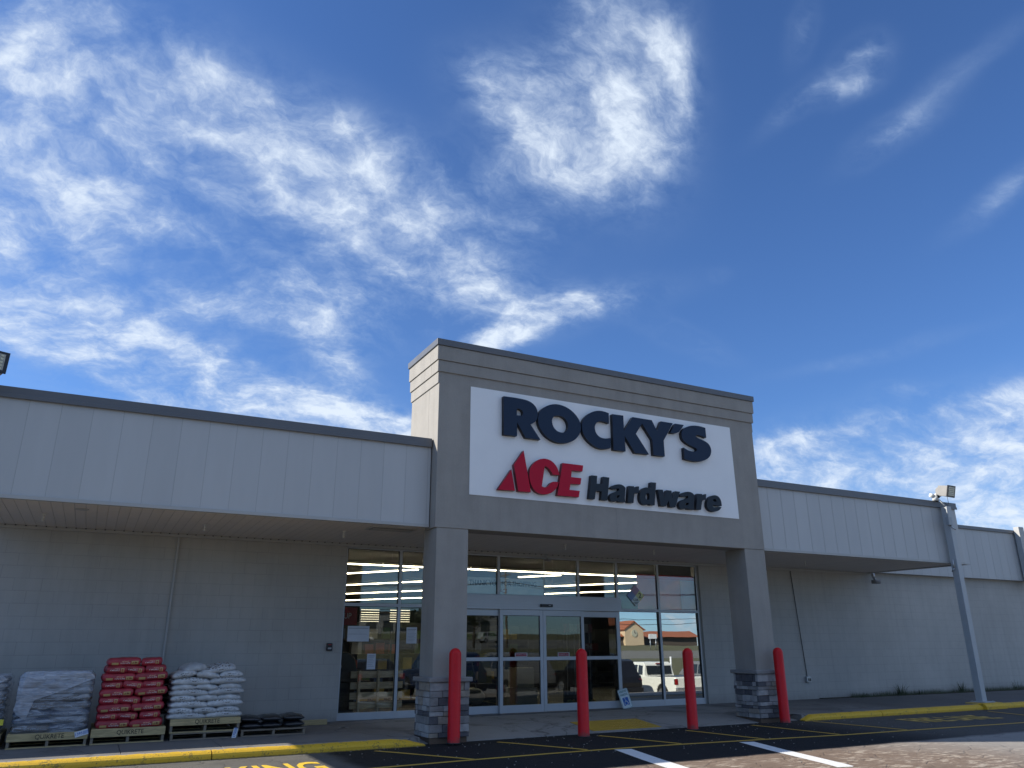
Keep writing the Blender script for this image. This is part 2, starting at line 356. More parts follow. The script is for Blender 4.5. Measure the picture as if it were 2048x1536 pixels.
m_glass = glass('window_glass', .065, wav=.006)
m_film = glass('mirror_film_glass', .50, (.35, .38, .4), .007)
m_door_glass = glass('door_glass', .07, (.55, .58, .57), .007)
m_panel = mat('white_sign_panel', (.80, .81, .81), .5, 0, .035, 1.5, .08, 40)
m_navy = mat('navy_letter', (.014, .030, .062), .6, 0, .06, 6., spec=.25)
m_navy2 = mat('navy_letter_return', (.004, .007, .016), .5)
m_slate = mat('slate_letter', (.022, .033, .045), .6, 0, .06, 6., spec=.25)
m_redl = mat('red_letter', (.46, .010, .036), .6, 0, .06, 6., spec=.2)
m_red2 = mat('red_letter_return', (.16, .006, .016), .45)
m_red = mat('red_bollard_plastic', (.56, .007, .012), .42, 0, .10, 5., .10, 60, spec=.28, dirt=.15, foot=.10)
m_black = mat('black_plastic', (.012, .012, .014), .4)
m_white = mat('white_paint', (.75, .75, .73), .45)
m_galv = mat('galvanised_steel', (.42, .44, .46), .35, .7, .12, 20.)
m_concrete = mat('concrete', (.22, .215, .205), .85, 0, .16, 2.5, .3, 60, dirt=.35)
m_paper = mat('paper', (.62, .66, .70), .8, 0, .04, 5.)
m_wood = None
def wood(name, col):
    m = bpy.data.materials.new(name); m.use_nodes = True; t = m.node_tree; b = t.nodes['Principled BSDF']
    tc = N(t, 'ShaderNodeTexCoord').outputs['Object']; mp = N(t, 'ShaderNodeMapping'); t.links.new(tc, mp.inputs[0]); mp.inputs['Scale'].default_value = (1.2, 6, 14)
    n = NOISE(t, mp.outputs[0], 3., 8, .65, 1.2)
    cc = MIX(t, MR(t, n, .35, .7, 0, 1), c3(*[x*.6 for x in col]), c3(*col))
    cc = MIX(t, MR(t, NOISE(t, tc, 3., 5), .55, .8, 0, .5), cc, c3(*[x*.35 for x in col]))
    t.links.new(cc, b.inputs['Base Color']); b.inputs['Roughness'].default_value = .8
    bn = N(t, 'ShaderNodeBump'); bn.inputs['Strength'].default_value = .4; bn.inputs['Distance'].default_value = .004; t.links.new(n, bn.inputs['Height']); t.links.new(bn.outputs[0], b.inputs['Normal']); return m
m_wood = wood('pallet_pine', (.52, .42, .22)); m_wood2 = wood('weathered_pallet', (.26, .22, .17))
m_ink = mat('stencil_ink', (.05, .045, .03), .9)
YW, YF, YP, YK = 15.5, 12.48, 12.24, 12.06
ZS, ZW = 3.42, .11
# ------------------------------------------------------------------ ground
def gh(x, y):
    xc = min(max(x, 0.), 24.)
    if y > 7: h = 0.
    elif y > -8: h = -(7-y)*(.03+.004*xc)
    else:
        h0 = -15*(.03+.004*xc)
        def mixk(u, a, c): u = min(max(u, 0), 1); u = u*u*(3-2*u); return a*(1-u)+c*u
        if y > -34: h = h0
        elif y > -62: h = mixk((-34-y)/28, h0, 1.0)
        elif y > -118: h = 1.0+1.6*(-62-y)/56
        else: h = mixk((-118-y)/30, 2.6, 4.3)
    return h
def ground_material():
    m = bpy.data.materials.new('asphalt_lot'); m.use_nodes = True; t = m.node_tree; b = t.nodes['Principled BSDF']
    tc = N(t, 'ShaderNodeTexCoord').outputs['Object']; sp = N(t, 'ShaderNodeSeparateXYZ'); t.links.new(tc, sp.inputs[0]); X, Y = sp.outputs[0], sp.outputs[1]
    big = NOISE(t, tc, .35, 4); med = NOISE(t, tc, 1.7, 7, .6); fine = NOISE(t, tc, 90., 4, .7)
    vor = N(t, 'ShaderNodeTexVoronoi', feature='F1'); t.links.new(tc, vor.inputs['Vector']); vor.inputs['Scale'].default_value = 85
    agg = MR(t, vor.outputs['Distance'], .12, .3, 1, 0)
    spk = M(t, 'MULTIPLY', agg, MR(t, NOISE(t, tc, 37., 2), .56, .62, 0, 1))
    # black seal coat next to the store, with the building's shadow darkened into it
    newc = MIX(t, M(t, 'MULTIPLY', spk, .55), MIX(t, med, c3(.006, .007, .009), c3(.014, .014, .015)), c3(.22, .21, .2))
    # older pavement: brown, with pale worn flakes that run along the lot
    mp = N(t, 'ShaderNodeMapping'); t.links.new(tc, mp.inputs[0]); mp.inputs['Rotation'].default_value = (0, 0, math.radians(-18)); mp.inputs['Scale'].default_value = (1.4, 3.2, 1)
    fl = NOISE(t, mp.outputs[0], 3.4, 9, .66, .4)
    v2 = N(t, 'ShaderNodeTexVoronoi', feature='DISTANCE_TO_EDGE'); t.links.new(VM(t, 'ADD', tc, VM(t, 'SCALE', N_noise_col(t, tc, 3.), s=.35)), v2.inputs['Vector']); v2.inputs['Scale'].default_value = 1.6
    crack = MR(t, v2.outputs['Distance'], .0, .03, 1, 0)
    worn = M(t, 'MULTIPLY', MR(t, fl, .48, .60, 0, 1), MR(t, med, .42, .56, .1, 1))
    brown = MIX(t, med, c3(.15, .105, .075), c3(.235, .175, .13))
    pale = MIX(t, fine, c3(.36, .295, .23), c3(.50, .43, .345))
    grey = MIX(t, fine, c3(.24, .23, .21), c3(.38, .36, .33))
    oldc = MIX(t, worn, brown, pale)
    oldc = MIX(t, MR(t, M(t, 'ADD', X, M(t, 'MULTIPLY', big, 4.)), 11.5, 15., 0, .85), oldc, grey)
    oldc = MIX(t, MR(t, M(t, 'ADD', X, M(t, 'MULTIPLY', big, 1.)), 4.6, 3.9, 0, 1), oldc, MIX(t, M(t, 'MULTIPLY', med, 1.), c3(.07, .068, .064), c3(.20, .19, .17)))
    oldc = MIX(t, M(t, 'MULTIPLY', crack, .3), oldc, c3(.05, .045, .04))
    oldc = MIX(t, M(t, 'MULTIPLY', agg, .12), oldc, c3(.5, .47, .42))
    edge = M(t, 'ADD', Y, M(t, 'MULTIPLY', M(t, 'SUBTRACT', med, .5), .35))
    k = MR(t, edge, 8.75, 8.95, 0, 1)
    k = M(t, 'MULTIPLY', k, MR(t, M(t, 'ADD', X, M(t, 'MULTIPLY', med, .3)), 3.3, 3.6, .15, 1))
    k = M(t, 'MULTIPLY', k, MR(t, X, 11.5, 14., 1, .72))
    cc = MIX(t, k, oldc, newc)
    # grass verge and road across the street
    gr = MIX(t, NOISE(t, tc, 2., 6), c3(.06, .065, .03), c3(.17, .155, .085))
    cc = MIX(t, MR(t, Y, -34, -35, 0, 1), cc, gr)
    rd = M(t, 'MULTIPLY', MR(t, Y, -63, -64, 0, 1), MR(t, Y, -117, -118, 1, 0))
    bands = M(t, 'MULTIPLY', MR(t, M(t, 'FRACT', M(t, 'DIVIDE', Y, 9.)), .0, .25, 0, 1), .6)
    cc = MIX(t, rd, cc, MIX(t, bands, c3(.12, .115, .10), c3(.22, .21, .18)))
    t.links.new(cc, b.inputs['Base Color']); b.inputs['Roughness'].default_value = .88; b.inputs['Specular IOR Level'].default_value = .3
    bn = N(t, 'ShaderNodeBump'); bn.inputs['Strength'].default_value = .7; bn.inputs['Distance'].default_value = .012
    t.links.new(M(t, 'ADD', M(t, 'ADD', fine, agg), M(t, 'SUBTRACT', M(t, 'MULTIPLY', fl, .8), crack)), bn.inputs['Height']); t.links.new(bn.outputs[0], b.inputs['Normal']); return m
b = MB()
xs = [-900, -300, -100, -50]+[x for x in range(-30, 61, 3)]+[80, 120, 300, 900]
ys = [900, 300, 60, 30, 14, 12, 10, 8.5]+[7-i*1.5 for i in range(0, 11)]+[-10-i*4 for i in range(0, 34)]+[-160, -240, -500, -1200]
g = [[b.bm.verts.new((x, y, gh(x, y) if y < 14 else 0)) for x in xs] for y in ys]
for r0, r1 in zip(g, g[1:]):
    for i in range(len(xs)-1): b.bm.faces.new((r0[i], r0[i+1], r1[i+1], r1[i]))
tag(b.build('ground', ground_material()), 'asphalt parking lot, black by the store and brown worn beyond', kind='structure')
# painted lines lie 4 mm above the asphalt
def paint_mat(name, col, keep=.9, sc=9.):
    m = bpy.data.materials.new(name); m.use_nodes = True; t = m.node_tree; b = t.nodes['Principled BSDF']
    tc = N(t, 'ShaderNodeTexCoord').outputs['Object']
    n = NOISE(t, tc, sc, 9, .75); n2 = NOISE(t, tc, 55., 4, .7)
    w = MR(t, M(t, 'ADD', M(t, 'MULTIPLY', n, .5), M(t, 'MULTIPLY', n2, .5)), keep*.62, keep*.62+.05, 0, 1)
    cc = MIX(t, w, MIX(t, n2, c3(*[x*.8 for x in col]), c3(*col)), c3(.03, .03, .03))
    t.links.new(cc, b.inputs['Base Color']); b.inputs['Roughness'].default_value = .75
    bn = N(t, 'ShaderNodeBump'); bn.inputs['Strength'].default_value = .5; bn.inputs['Distance'].default_value = .006; t.links.new(n2, bn.inputs['Height']); t.links.new(bn.outputs[0], b.inputs['Normal']); return m
m_yline = paint_mat('yellow_road_paint', (.66, .42, .06), .93); m_wline = paint_mat('white_road_paint', (.80, .80, .78), .93)
def strip(pts, w, m, name, label, z=.004):
    b = MB(); pts = [Vector((x, y)) for x, y in pts]; L = []; R_ = []
    for i, p in enumerate(pts):
        d = (pts[min(i+1, len(pts)-1)]-pts[max(i-1, 0)]).normalized(); n = Vector((-d.y, d.x))*w/2
        L.append(b.bm.verts.new((*(p+n), z+gh(*(p+n))))); R_.append(b.bm.verts.new((*(p-n), z+gh(*(p-n)))))
    for i in range(len(pts)-1): b.bm.faces.new((L[i], R_[i], R_[i+1], L[i+1]))
    return tag(b.build(name, m), label, kind='structure')
strip([(1.6, 10.15), (3.58, 10.27), (4.84, 10.34), (6.03, 10.38), (7.12, 10.38), (8.36, 10.32), (9.98, 10.17), (11.68, 10.0), (13.19, 9.95), (16.32, 9.8), (22, 9.6), (30, 9.4)], .09, m_yline, 'fire_lane_line', 'long yellow line along the fire lane')
for (a, c) in [((3.95, 11.85), (4.84, 10.36)), ((6.0, 11.95), (6.72, 10.45)), ((7.90, 11.92), (8.38, 10.36)), ((9.72, 11.85), (9.96, 10.2)), ((11.43, 12.0), (11.55, 10.06)), ((13.01, 11.95), (13.2, 10.0)), ((18.35, 11.75), (17.7, 9.8))]:
    strip([a, (a[0]*.8+c[0]*.2+.02, a[1]*.8+c[1]*.2), c], .075, m_yline, 'hatch_line', 'diagonal yellow hatch line of the fire lane', .0075)
strip([(7.22, 10.27), (6.93, 9.2), (6.74, 8.4), (6.45, 7.1), (6., 5.2), (5.5, 3.)], .27, m_wline, 'parking_line', 'white parking bay line')
strip([(9.44, 10.06), (9.12, 9.1), (8.72, 7.7), (8.4, 6.6), (7.7, 4.)], .25, m_wline, 'parking_line', 'white parking bay line')
for k in range(1, 6): strip([(9.44+2.9*k+1.5, 6.5), (9.1+2.9*k, 2.)], .11, m_wline, 'parking_line', 'white parking bay line')
b = MB(); b.mesh(text_mesh('FIRE LANE', 1., .002, .012), T(15.9, 10.98, .0045) @ Matrix.Rotation(math.radians(-4), 4, 'Z') @ S(.50, 1.08, 1), paint_mat('lettering_paint', (.66, .44, .10), 1.02)); tag(b.build('fire_lane_lettering'), 'yellow words FIRE LANE painted on the asphalt', kind='structure')
NPX = 2.93-.50*max(v.co.x for v in text_mesh('NO PARKING', 1., .002, .018).vertices)
b = MB(); b.mesh(text_mesh('NO PARKING', 1., .002, .018), T(NPX, 10.70, .0045) @ S(.50, 1.25, 1), mat('bright_yellow_paint', (.75, .50, .04), .7, 0, .15, 20.)); tag(b.build('no_parking_lettering'), 'yellow words NO PARKING painted on the sunlit asphalt', kind='structure')
# ------------------------------------------------------------------ sidewalk + kerb
def walk_mat():
    m = bpy.data.materials.new('sidewalk_concrete'); m.use_nodes = True; t = m.node_tree; b = t.nodes['Principled BSDF']
    tc = N(t, 'ShaderNodeTexCoord').outputs['Object']; sp = N(t, 'ShaderNodeSeparateXYZ'); t.links.new(tc, sp.inputs[0])
    n = NOISE(t, tc, 1.4, 7, .62); f = NOISE(t, tc, 120., 3)
    base = MIX(t, n, c3(.115, .11, .105), c3(.20, .195, .19))
    ent = M(t, 'MULTIPLY', MR(t, sp.outputs[0], 4.3, 5.2, 0, 1), MR(t, sp.outputs[0], 12.6, 13.4, 1, 0))
    base = MIX(t, ent, base, MIX(t, n, c3(.21, .21, .20), c3(.31, .305, .295)))
    base = MIX(t, MR(t, sp.outputs[0], 15.5, 17., 0, .7), base, c3(.085, .082, .08))
    st = MR(t, NOISE(t, tc, .8, 8, .7, .6), .52, .62, 0, .5)
    base = MIX(t, st, base, c3(.075, .07, .065))
    v = N(t, 'ShaderNodeTexVoronoi', feature='DISTANCE_TO_EDGE'); t.links.new(VM(t, 'ADD', tc, VM(t, 'SCALE', N_noise_col(t, tc, 2.), s=.6)), v.inputs['Vector']); v.inputs['Scale'].default_value = .45
    base = MIX(t, M(t, 'MULTIPLY', MR(t, v.outputs['Distance'], 0, .012, 1, 0), .6), base, c3(.04, .038, .035))
    base = MIX(t, 1., base, MR(t, f, .3, .7, .88, 1.12), 'MULTIPLY')
    t.links.new(base, b.inputs['Base Color']); b.inputs['Roughness'].default_value = .85
    bn = N(t, 'ShaderNodeBump'); bn.inputs['Strength'].default_value = .35; bn.inputs['Distance'].default_value = .006; t.links.new(M(t, 'ADD', f, n), bn.inputs['Height']); t.links.new(bn.outputs[0], b.inputs['Normal']); return m
m_walk = walk_mat()
b = MB(); J = [-30, -12, -8.5, -5.5, -2.4, .62, 1.9, 4.78]
for a, c in zip(J, J[1:]): b.prism([(12.2, -.1), (12.2, .112), (12.24, .116), (15.54, .11), (15.54, -.1)], 'x', a+.004, c-.004)
J = [4.78, 7.0, 9.1, 11.1, 12.98]
for a, c in zip(J, J[1:]): b.prism([(12.3, -.1), (12.3, .012), (12.62, .045), (13.25, .11), (15.54, .11), (15.54, -.1)], 'x', a+.004, c-.004)
J = [12.98, 14.9, 16.4, 18.2, 21.5, 45]
for a, c in zip(J, J[1:]): b.prism([(12.2, -.1), (12.2, .112), (12.24, .116), (15.54, .11), (15.54, -.1)], 'x', a+.004, c-.004)
tag(b.build('sidewalk', m_walk, bevel=.004), 'grey concrete sidewalk in front of the store', kind='structure')
def kerb_mat():
    m = bpy.data.materials.new('yellow_kerb_paint'); m.use_nodes = True; t = m.node_tree; b = t.nodes['Principled BSDF']
    tc = N(t, 'ShaderNodeTexCoord').outputs['Object']; sp = N(t, 'ShaderNodeSeparateXYZ'); t.links.new(tc, sp.inputs[0])
    n = NOISE(t, tc, 7., 8, .7); n2 = NOISE(t, tc, 40., 5, .7)
    c = MIX(t, n, c3(.60, .35, .018), c3(.78, .50, .03))
    back = MR(t, M(t, 'ADD', sp.outputs[1], M(t, 'MULTIPLY', M(t, 'SUBTRACT', n, .5), .16)), 12.17, 12.185, 0, 1)
    c = MIX(t, M(t, 'MULTIPLY', back, MR(t, sp.outputs[0], 12., 13., 1, .3)), c, c3(.36, .34, .31))
    low = M(t, 'ADD', sp.outputs[2], M(t, 'MULTIPLY', M(t, 'SUBTRACT', n2, .5), .05))
    c = MIX(t, MR(t, low, .02, .0, 0, .8), c, c3(.07, .06, .04))
    c = MIX(t, MR(t, M(t, 'ADD', M(t, 'MULTIPLY', n, .5), M(t, 'MULTIPLY', n2, .5)), .525, .585, 0, .7), c, c3(.14, .10, .04))
    t.links.new(c, b.inputs['Base Color']); b.inputs['Roughness'].default_value = .65
    bn = N(t, 'ShaderNodeBump'); bn.inputs['Strength'].default_value = .6; bn.inputs['Distance'].default_value = .01; t.links.new(M(t, 'ADD', n, n2), bn.inputs['Height']); t.links.new(bn.outputs[0], b.inputs['Normal']); return m
m_kerb = kerb_mat()
KP = [(12.055, -.1), (12.055, .05), (12.068, .075), (12.105, .096), (12.15, .110), (12.197, .117), (12.197, -.1)]
def kerb(a, c, tA=0, tB=0):
    b = MB(); n = max(2, int((c-a)/.25)); prev = None
    for i in range(n+1):
        x = a+(c-a)*i/n; k = 1.
        if tA and x-a < tA: k = (x-a)/tA
        if tB and c-x < tB: k = (c-x)/tB
        k = .25+.75*k; wob = noise.noise((x*1.3, 0, 0))*.008
        ring = [b.bm.verts.new((x, y+wob*(z > 0), z*k if z > 0 else z)) for y, z in KP]
        if prev:
            for j in range(len(KP)-1):
                f = b.bm.faces.new((prev[j], prev[j+1], ring[j+1], ring[j])); f.smooth = False
        else: b.bm.faces.new(ring[::-1])
        prev = ring
    b.bm.faces.new(prev); return b.build('kerb', m_kerb)
for a, c, ta, tb, l in ((-30, -4.1, 0, 0, 'left'), (-4.09, 1.72, 0, 0, 'left'), (1.735, 4.82, 0, .35, 'left'), (12.92, 15.2, .12, 0, 'right'), (15.22, 18.7, 0, 0, 'right'), (19.5, 45, 0, 0, 'right')):
    tag(kerb(a, c, ta, tb), 'yellow painted kerb section on the %s of the entrance' % l, kind='structure')
b = MB(); b.prism([(11.98, -.1), (11.98, .07), (12.02, .12), (12.08, .138), (12.5, .142), (12.5, -.1)], 'x', 18.71, 19.49)
tag(b.build('kerb_pad', m_kerb, bevel=.012), 'yellow raised kerb pad under the canopy post', kind='structure')
# tactile mat
def mat_mat():
    m = bpy.data.materials.new('tactile_yellow'); m.use_nodes = True; t = m.node_tree; b = t.nodes['Principled BSDF']
    tc = N(t, 'ShaderNodeTexCoord').outputs['Object']
    n = NOISE(t, tc, 8., 6)
    t.links.new(MIX(t, n, c3(.42, .25, .02), c3(.58, .37, .03)), b.inputs['Base Color']); b.inputs['Roughness'].default_value = .6
    sp = N(t, 'ShaderNodeSeparateXYZ'); t.links.new(tc, sp.inputs[0])
    h = M(t, 'MULTIPLY', M(t, 'SINE', M(t, 'MULTIPLY', sp.outputs[0], 105.)), M(t, 'SINE', M(t, 'MULTIPLY', sp.outputs[1], 105.)))
    bn = N(t, 'ShaderNodeBump'); bn.inputs['Distance'].default_value = .008; t.links.new(h, bn.inputs['Height']); t.links.new(bn.outputs[0], b.inputs['Normal']); return m
b = MB(); v = b.box(8.12, 9.62, 12.42, 13.2, 0, .006)
for q in v: q.co.z += .024 + (q.co.y-12.42)/.78*.083
tag(b.build('tactile_mat', mat_mat()), 'yellow bumpy tactile mat on the ramp behind the second bollard', 'mat')
b = MB(); b.box(7.05, 10.95, 15.18, 15.36, .1, .116); tag(b.build('threshold_plate', mat('dark_threshold', (.06, .06, .062), .5, .5)), 'thin dark metal threshold plate in front of the sliding doors', 'threshold')
# ------------------------------------------------------------------ the store
BLD = tag(empty('store_building', (8, YW, 0)), 'long grey block store with canopy and tall stucco sign tower over its glass entrance', 'building')
def part(b, name, m=None, bevel=0., parent=None):
    o = b.build(name, m, None, bevel); o.parent = parent or BLD
    if not parent: o.matrix_parent_inverse = Matrix.Translation((-8, -YW, 0))
    else: o.matrix_parent_inverse = parent.matrix_world.inverted() if parent.type == 'EMPTY' else Matrix.Identity(4)
    return o
bpy.context.view_layer.update()
b = MB()
b.box(-30, -1.7, YW, YW+.3, -.1, 4.22); b.box(-1.7, 4.385, YW, YW+.3, -.1, 4.9); b.box(13.47, 45, YW, YW+.3, -.1, 4.9); b.box(4.385, 13.47, YW, YW+.3, ZS+.002, 4.9)
b.box(-30, -29.7, YW+.3, 102, -.1, 4.2); b.box(-1.7, -1.6, YW+.3, 102, 3.9, 4.595); b.box(44.7, 45, YW+.3, 102, -.1, 4.9); b.box(-29.7, 44.7, 101.7, 102, -.1, 4.9)
part(b, 'block_wall', m_wall)
b = MB(); b.box(-1.7, 44.7, YW+.3, 101.7, 4.6, 4.88); b.box(-29.7, -1.701, YW+.33, 101.7, 4.05, 4.2); part(b, 'roof', mat('roof_deck', (.12, .115, .11), .7, .2, .1, 2))
# canopy left and right of the tower
def canopy(x0, x1, mf, wing):
    b = MB(); b.box(x0, x1, YF, YF+.1, ZS+.0, 4.83)
    if wing == 'L': b.box(x0, x0+.1, YF+.1, 15.28, ZS, 4.83)
    if wing == 'R': b.box(x1-.1, x1, YF+.1, 15.28, ZS, 4.83)
    f = part(b, 'fascia', mf)
    b = MB(); b.box(x0-(.03 if wing == 'L' else 0), x1+(.03 if wing == 'R' else 0), YF-.04, 15.2, 4.83, 4.955); b.box(x0-.035*(wing == 'L'), x1+.035*(wing == 'R'), YF-.05, YF-.02, 4.79, 4.85)
    part(b, 'coping', m_coping, .006, f)
    b = MB(); b.box(x0, x1, YF-.018, YF+.06, ZS-.035, ZS+.02); part(b, 'drip_edge', m_trim, .004, f)
    b = MB(); b.box(x0, x1, YF+.06, YW-.002, ZS-.005, ZS+.04); s = part(b, 'soffit', m_soffit)
    b = MB(); b.box(x0, x1, YW-.06, YW-.002, ZS-.062, ZS-.007); part(b, 'wall_trim', m_trim, .004, s)
    return s
sofL = canopy(-1.80, 4.93, m_fascia, 'L'); sofR = canopy(12.52, 19.68, m_fascia_lap, 'R')
b = MB(); b.box(4.93, 12.52, YP+.46, YW-.002, ZS-.004, ZS+.04); sofC = part(b, 'soffit', m_soffit)
b = MB(); b.box(4.93, 12.52, YW-.06, YW-.002, ZS-.062, ZS-.007); part(b, 'wall_trim', m_trim, .004, sofC)
# little black gaps where the soffit boards end at the wall
b = MB()
for i in range(-11, 84):
    x = i*.15
    b.box(x-.012, x+.012, YW-.075, YW-.061, ZS-.02, ZS-.004)
o = part(b, 'board_gap', m_black, 0, sofL); o['kind'] = 'stuff'
# low fascias on the wall beyond each end of the canopy
b = MB(); b.box(-30, -1.71, YW-.04, YW+.32, 4.221, 4.30); part(b, 'coping', m_coping, .006)
for a, c in ((19.72, 45),):
    b = MB(); b.box(a, c, 15.28, YW-.003, ZS+.0, 4.95); f = part(b, 'fascia', m_fascia_lap)
    b = MB(); b.box(a, c, 15.23, YW+.2, 4.951, 5.06); part(b, 'coping', m_coping, .006, f)
# conductor / post ribs on the right wing
b = MB(); b.box(27.0, 27.28, 15.05, 15.228, 3.2, 5.16); part(b, 'wall_post', m_trim, .01)
# ---- tower
TW = part_tower = None
b = MB(); b.box(4.95, 12.50, YP, YP+.47, 3.365, 6.68); b.box(4.95, 5.3, YP+.47, 13.62, 3.9, 6.68); b.box(12.15, 12.50, YP+.47, 13.62, 3.9, 6.68); b.box(5.3, 12.15, 13.3, 13.62, 4.2, 6.6)
TW = part(b, 'entrance_tower', m_stucco, .006)
for z0, z1, o, oy in ((6.385, 6.66, .060, .05), (6.165, 6.38, .04, .028), (5.955, 6.16, .02, .0)):
    b = MB(); y0 = YP-oy
    if oy > 0: b.box(4.95-o, 12.5+o, y0, YP+.3, z0, z1)
    ys = YP+.301 if oy > 0 else YP+.001
    if oy > 0: part(b, 'stucco_band', m_stucco, .005, TW); b = MB()
    b.box(4.95-o, 5.2, ys, 13.62+o, z0, z1); part(b, 'stucco_band', m_stucco, .005, TW)
    b = MB(); b.box(12.2, 12.5+o, ys, 13.62+o, z0, z1); part(b, 'stucco_band', m_stucco, .005, TW)
b = MB(); b.box(4.95-.085, 12.5+.085, YP-.075, 13.62+.085, 6.662, 6.785); part(b, 'tower_coping', m_coping, .006, TW)
b = MB(); b.box(8.70, 8.704, YP-.0015, YP+.01, 3.37, 3.96); part(b, 'expansion_joint', mat('joint', (.2, .2, .2), .8), 0, TW)
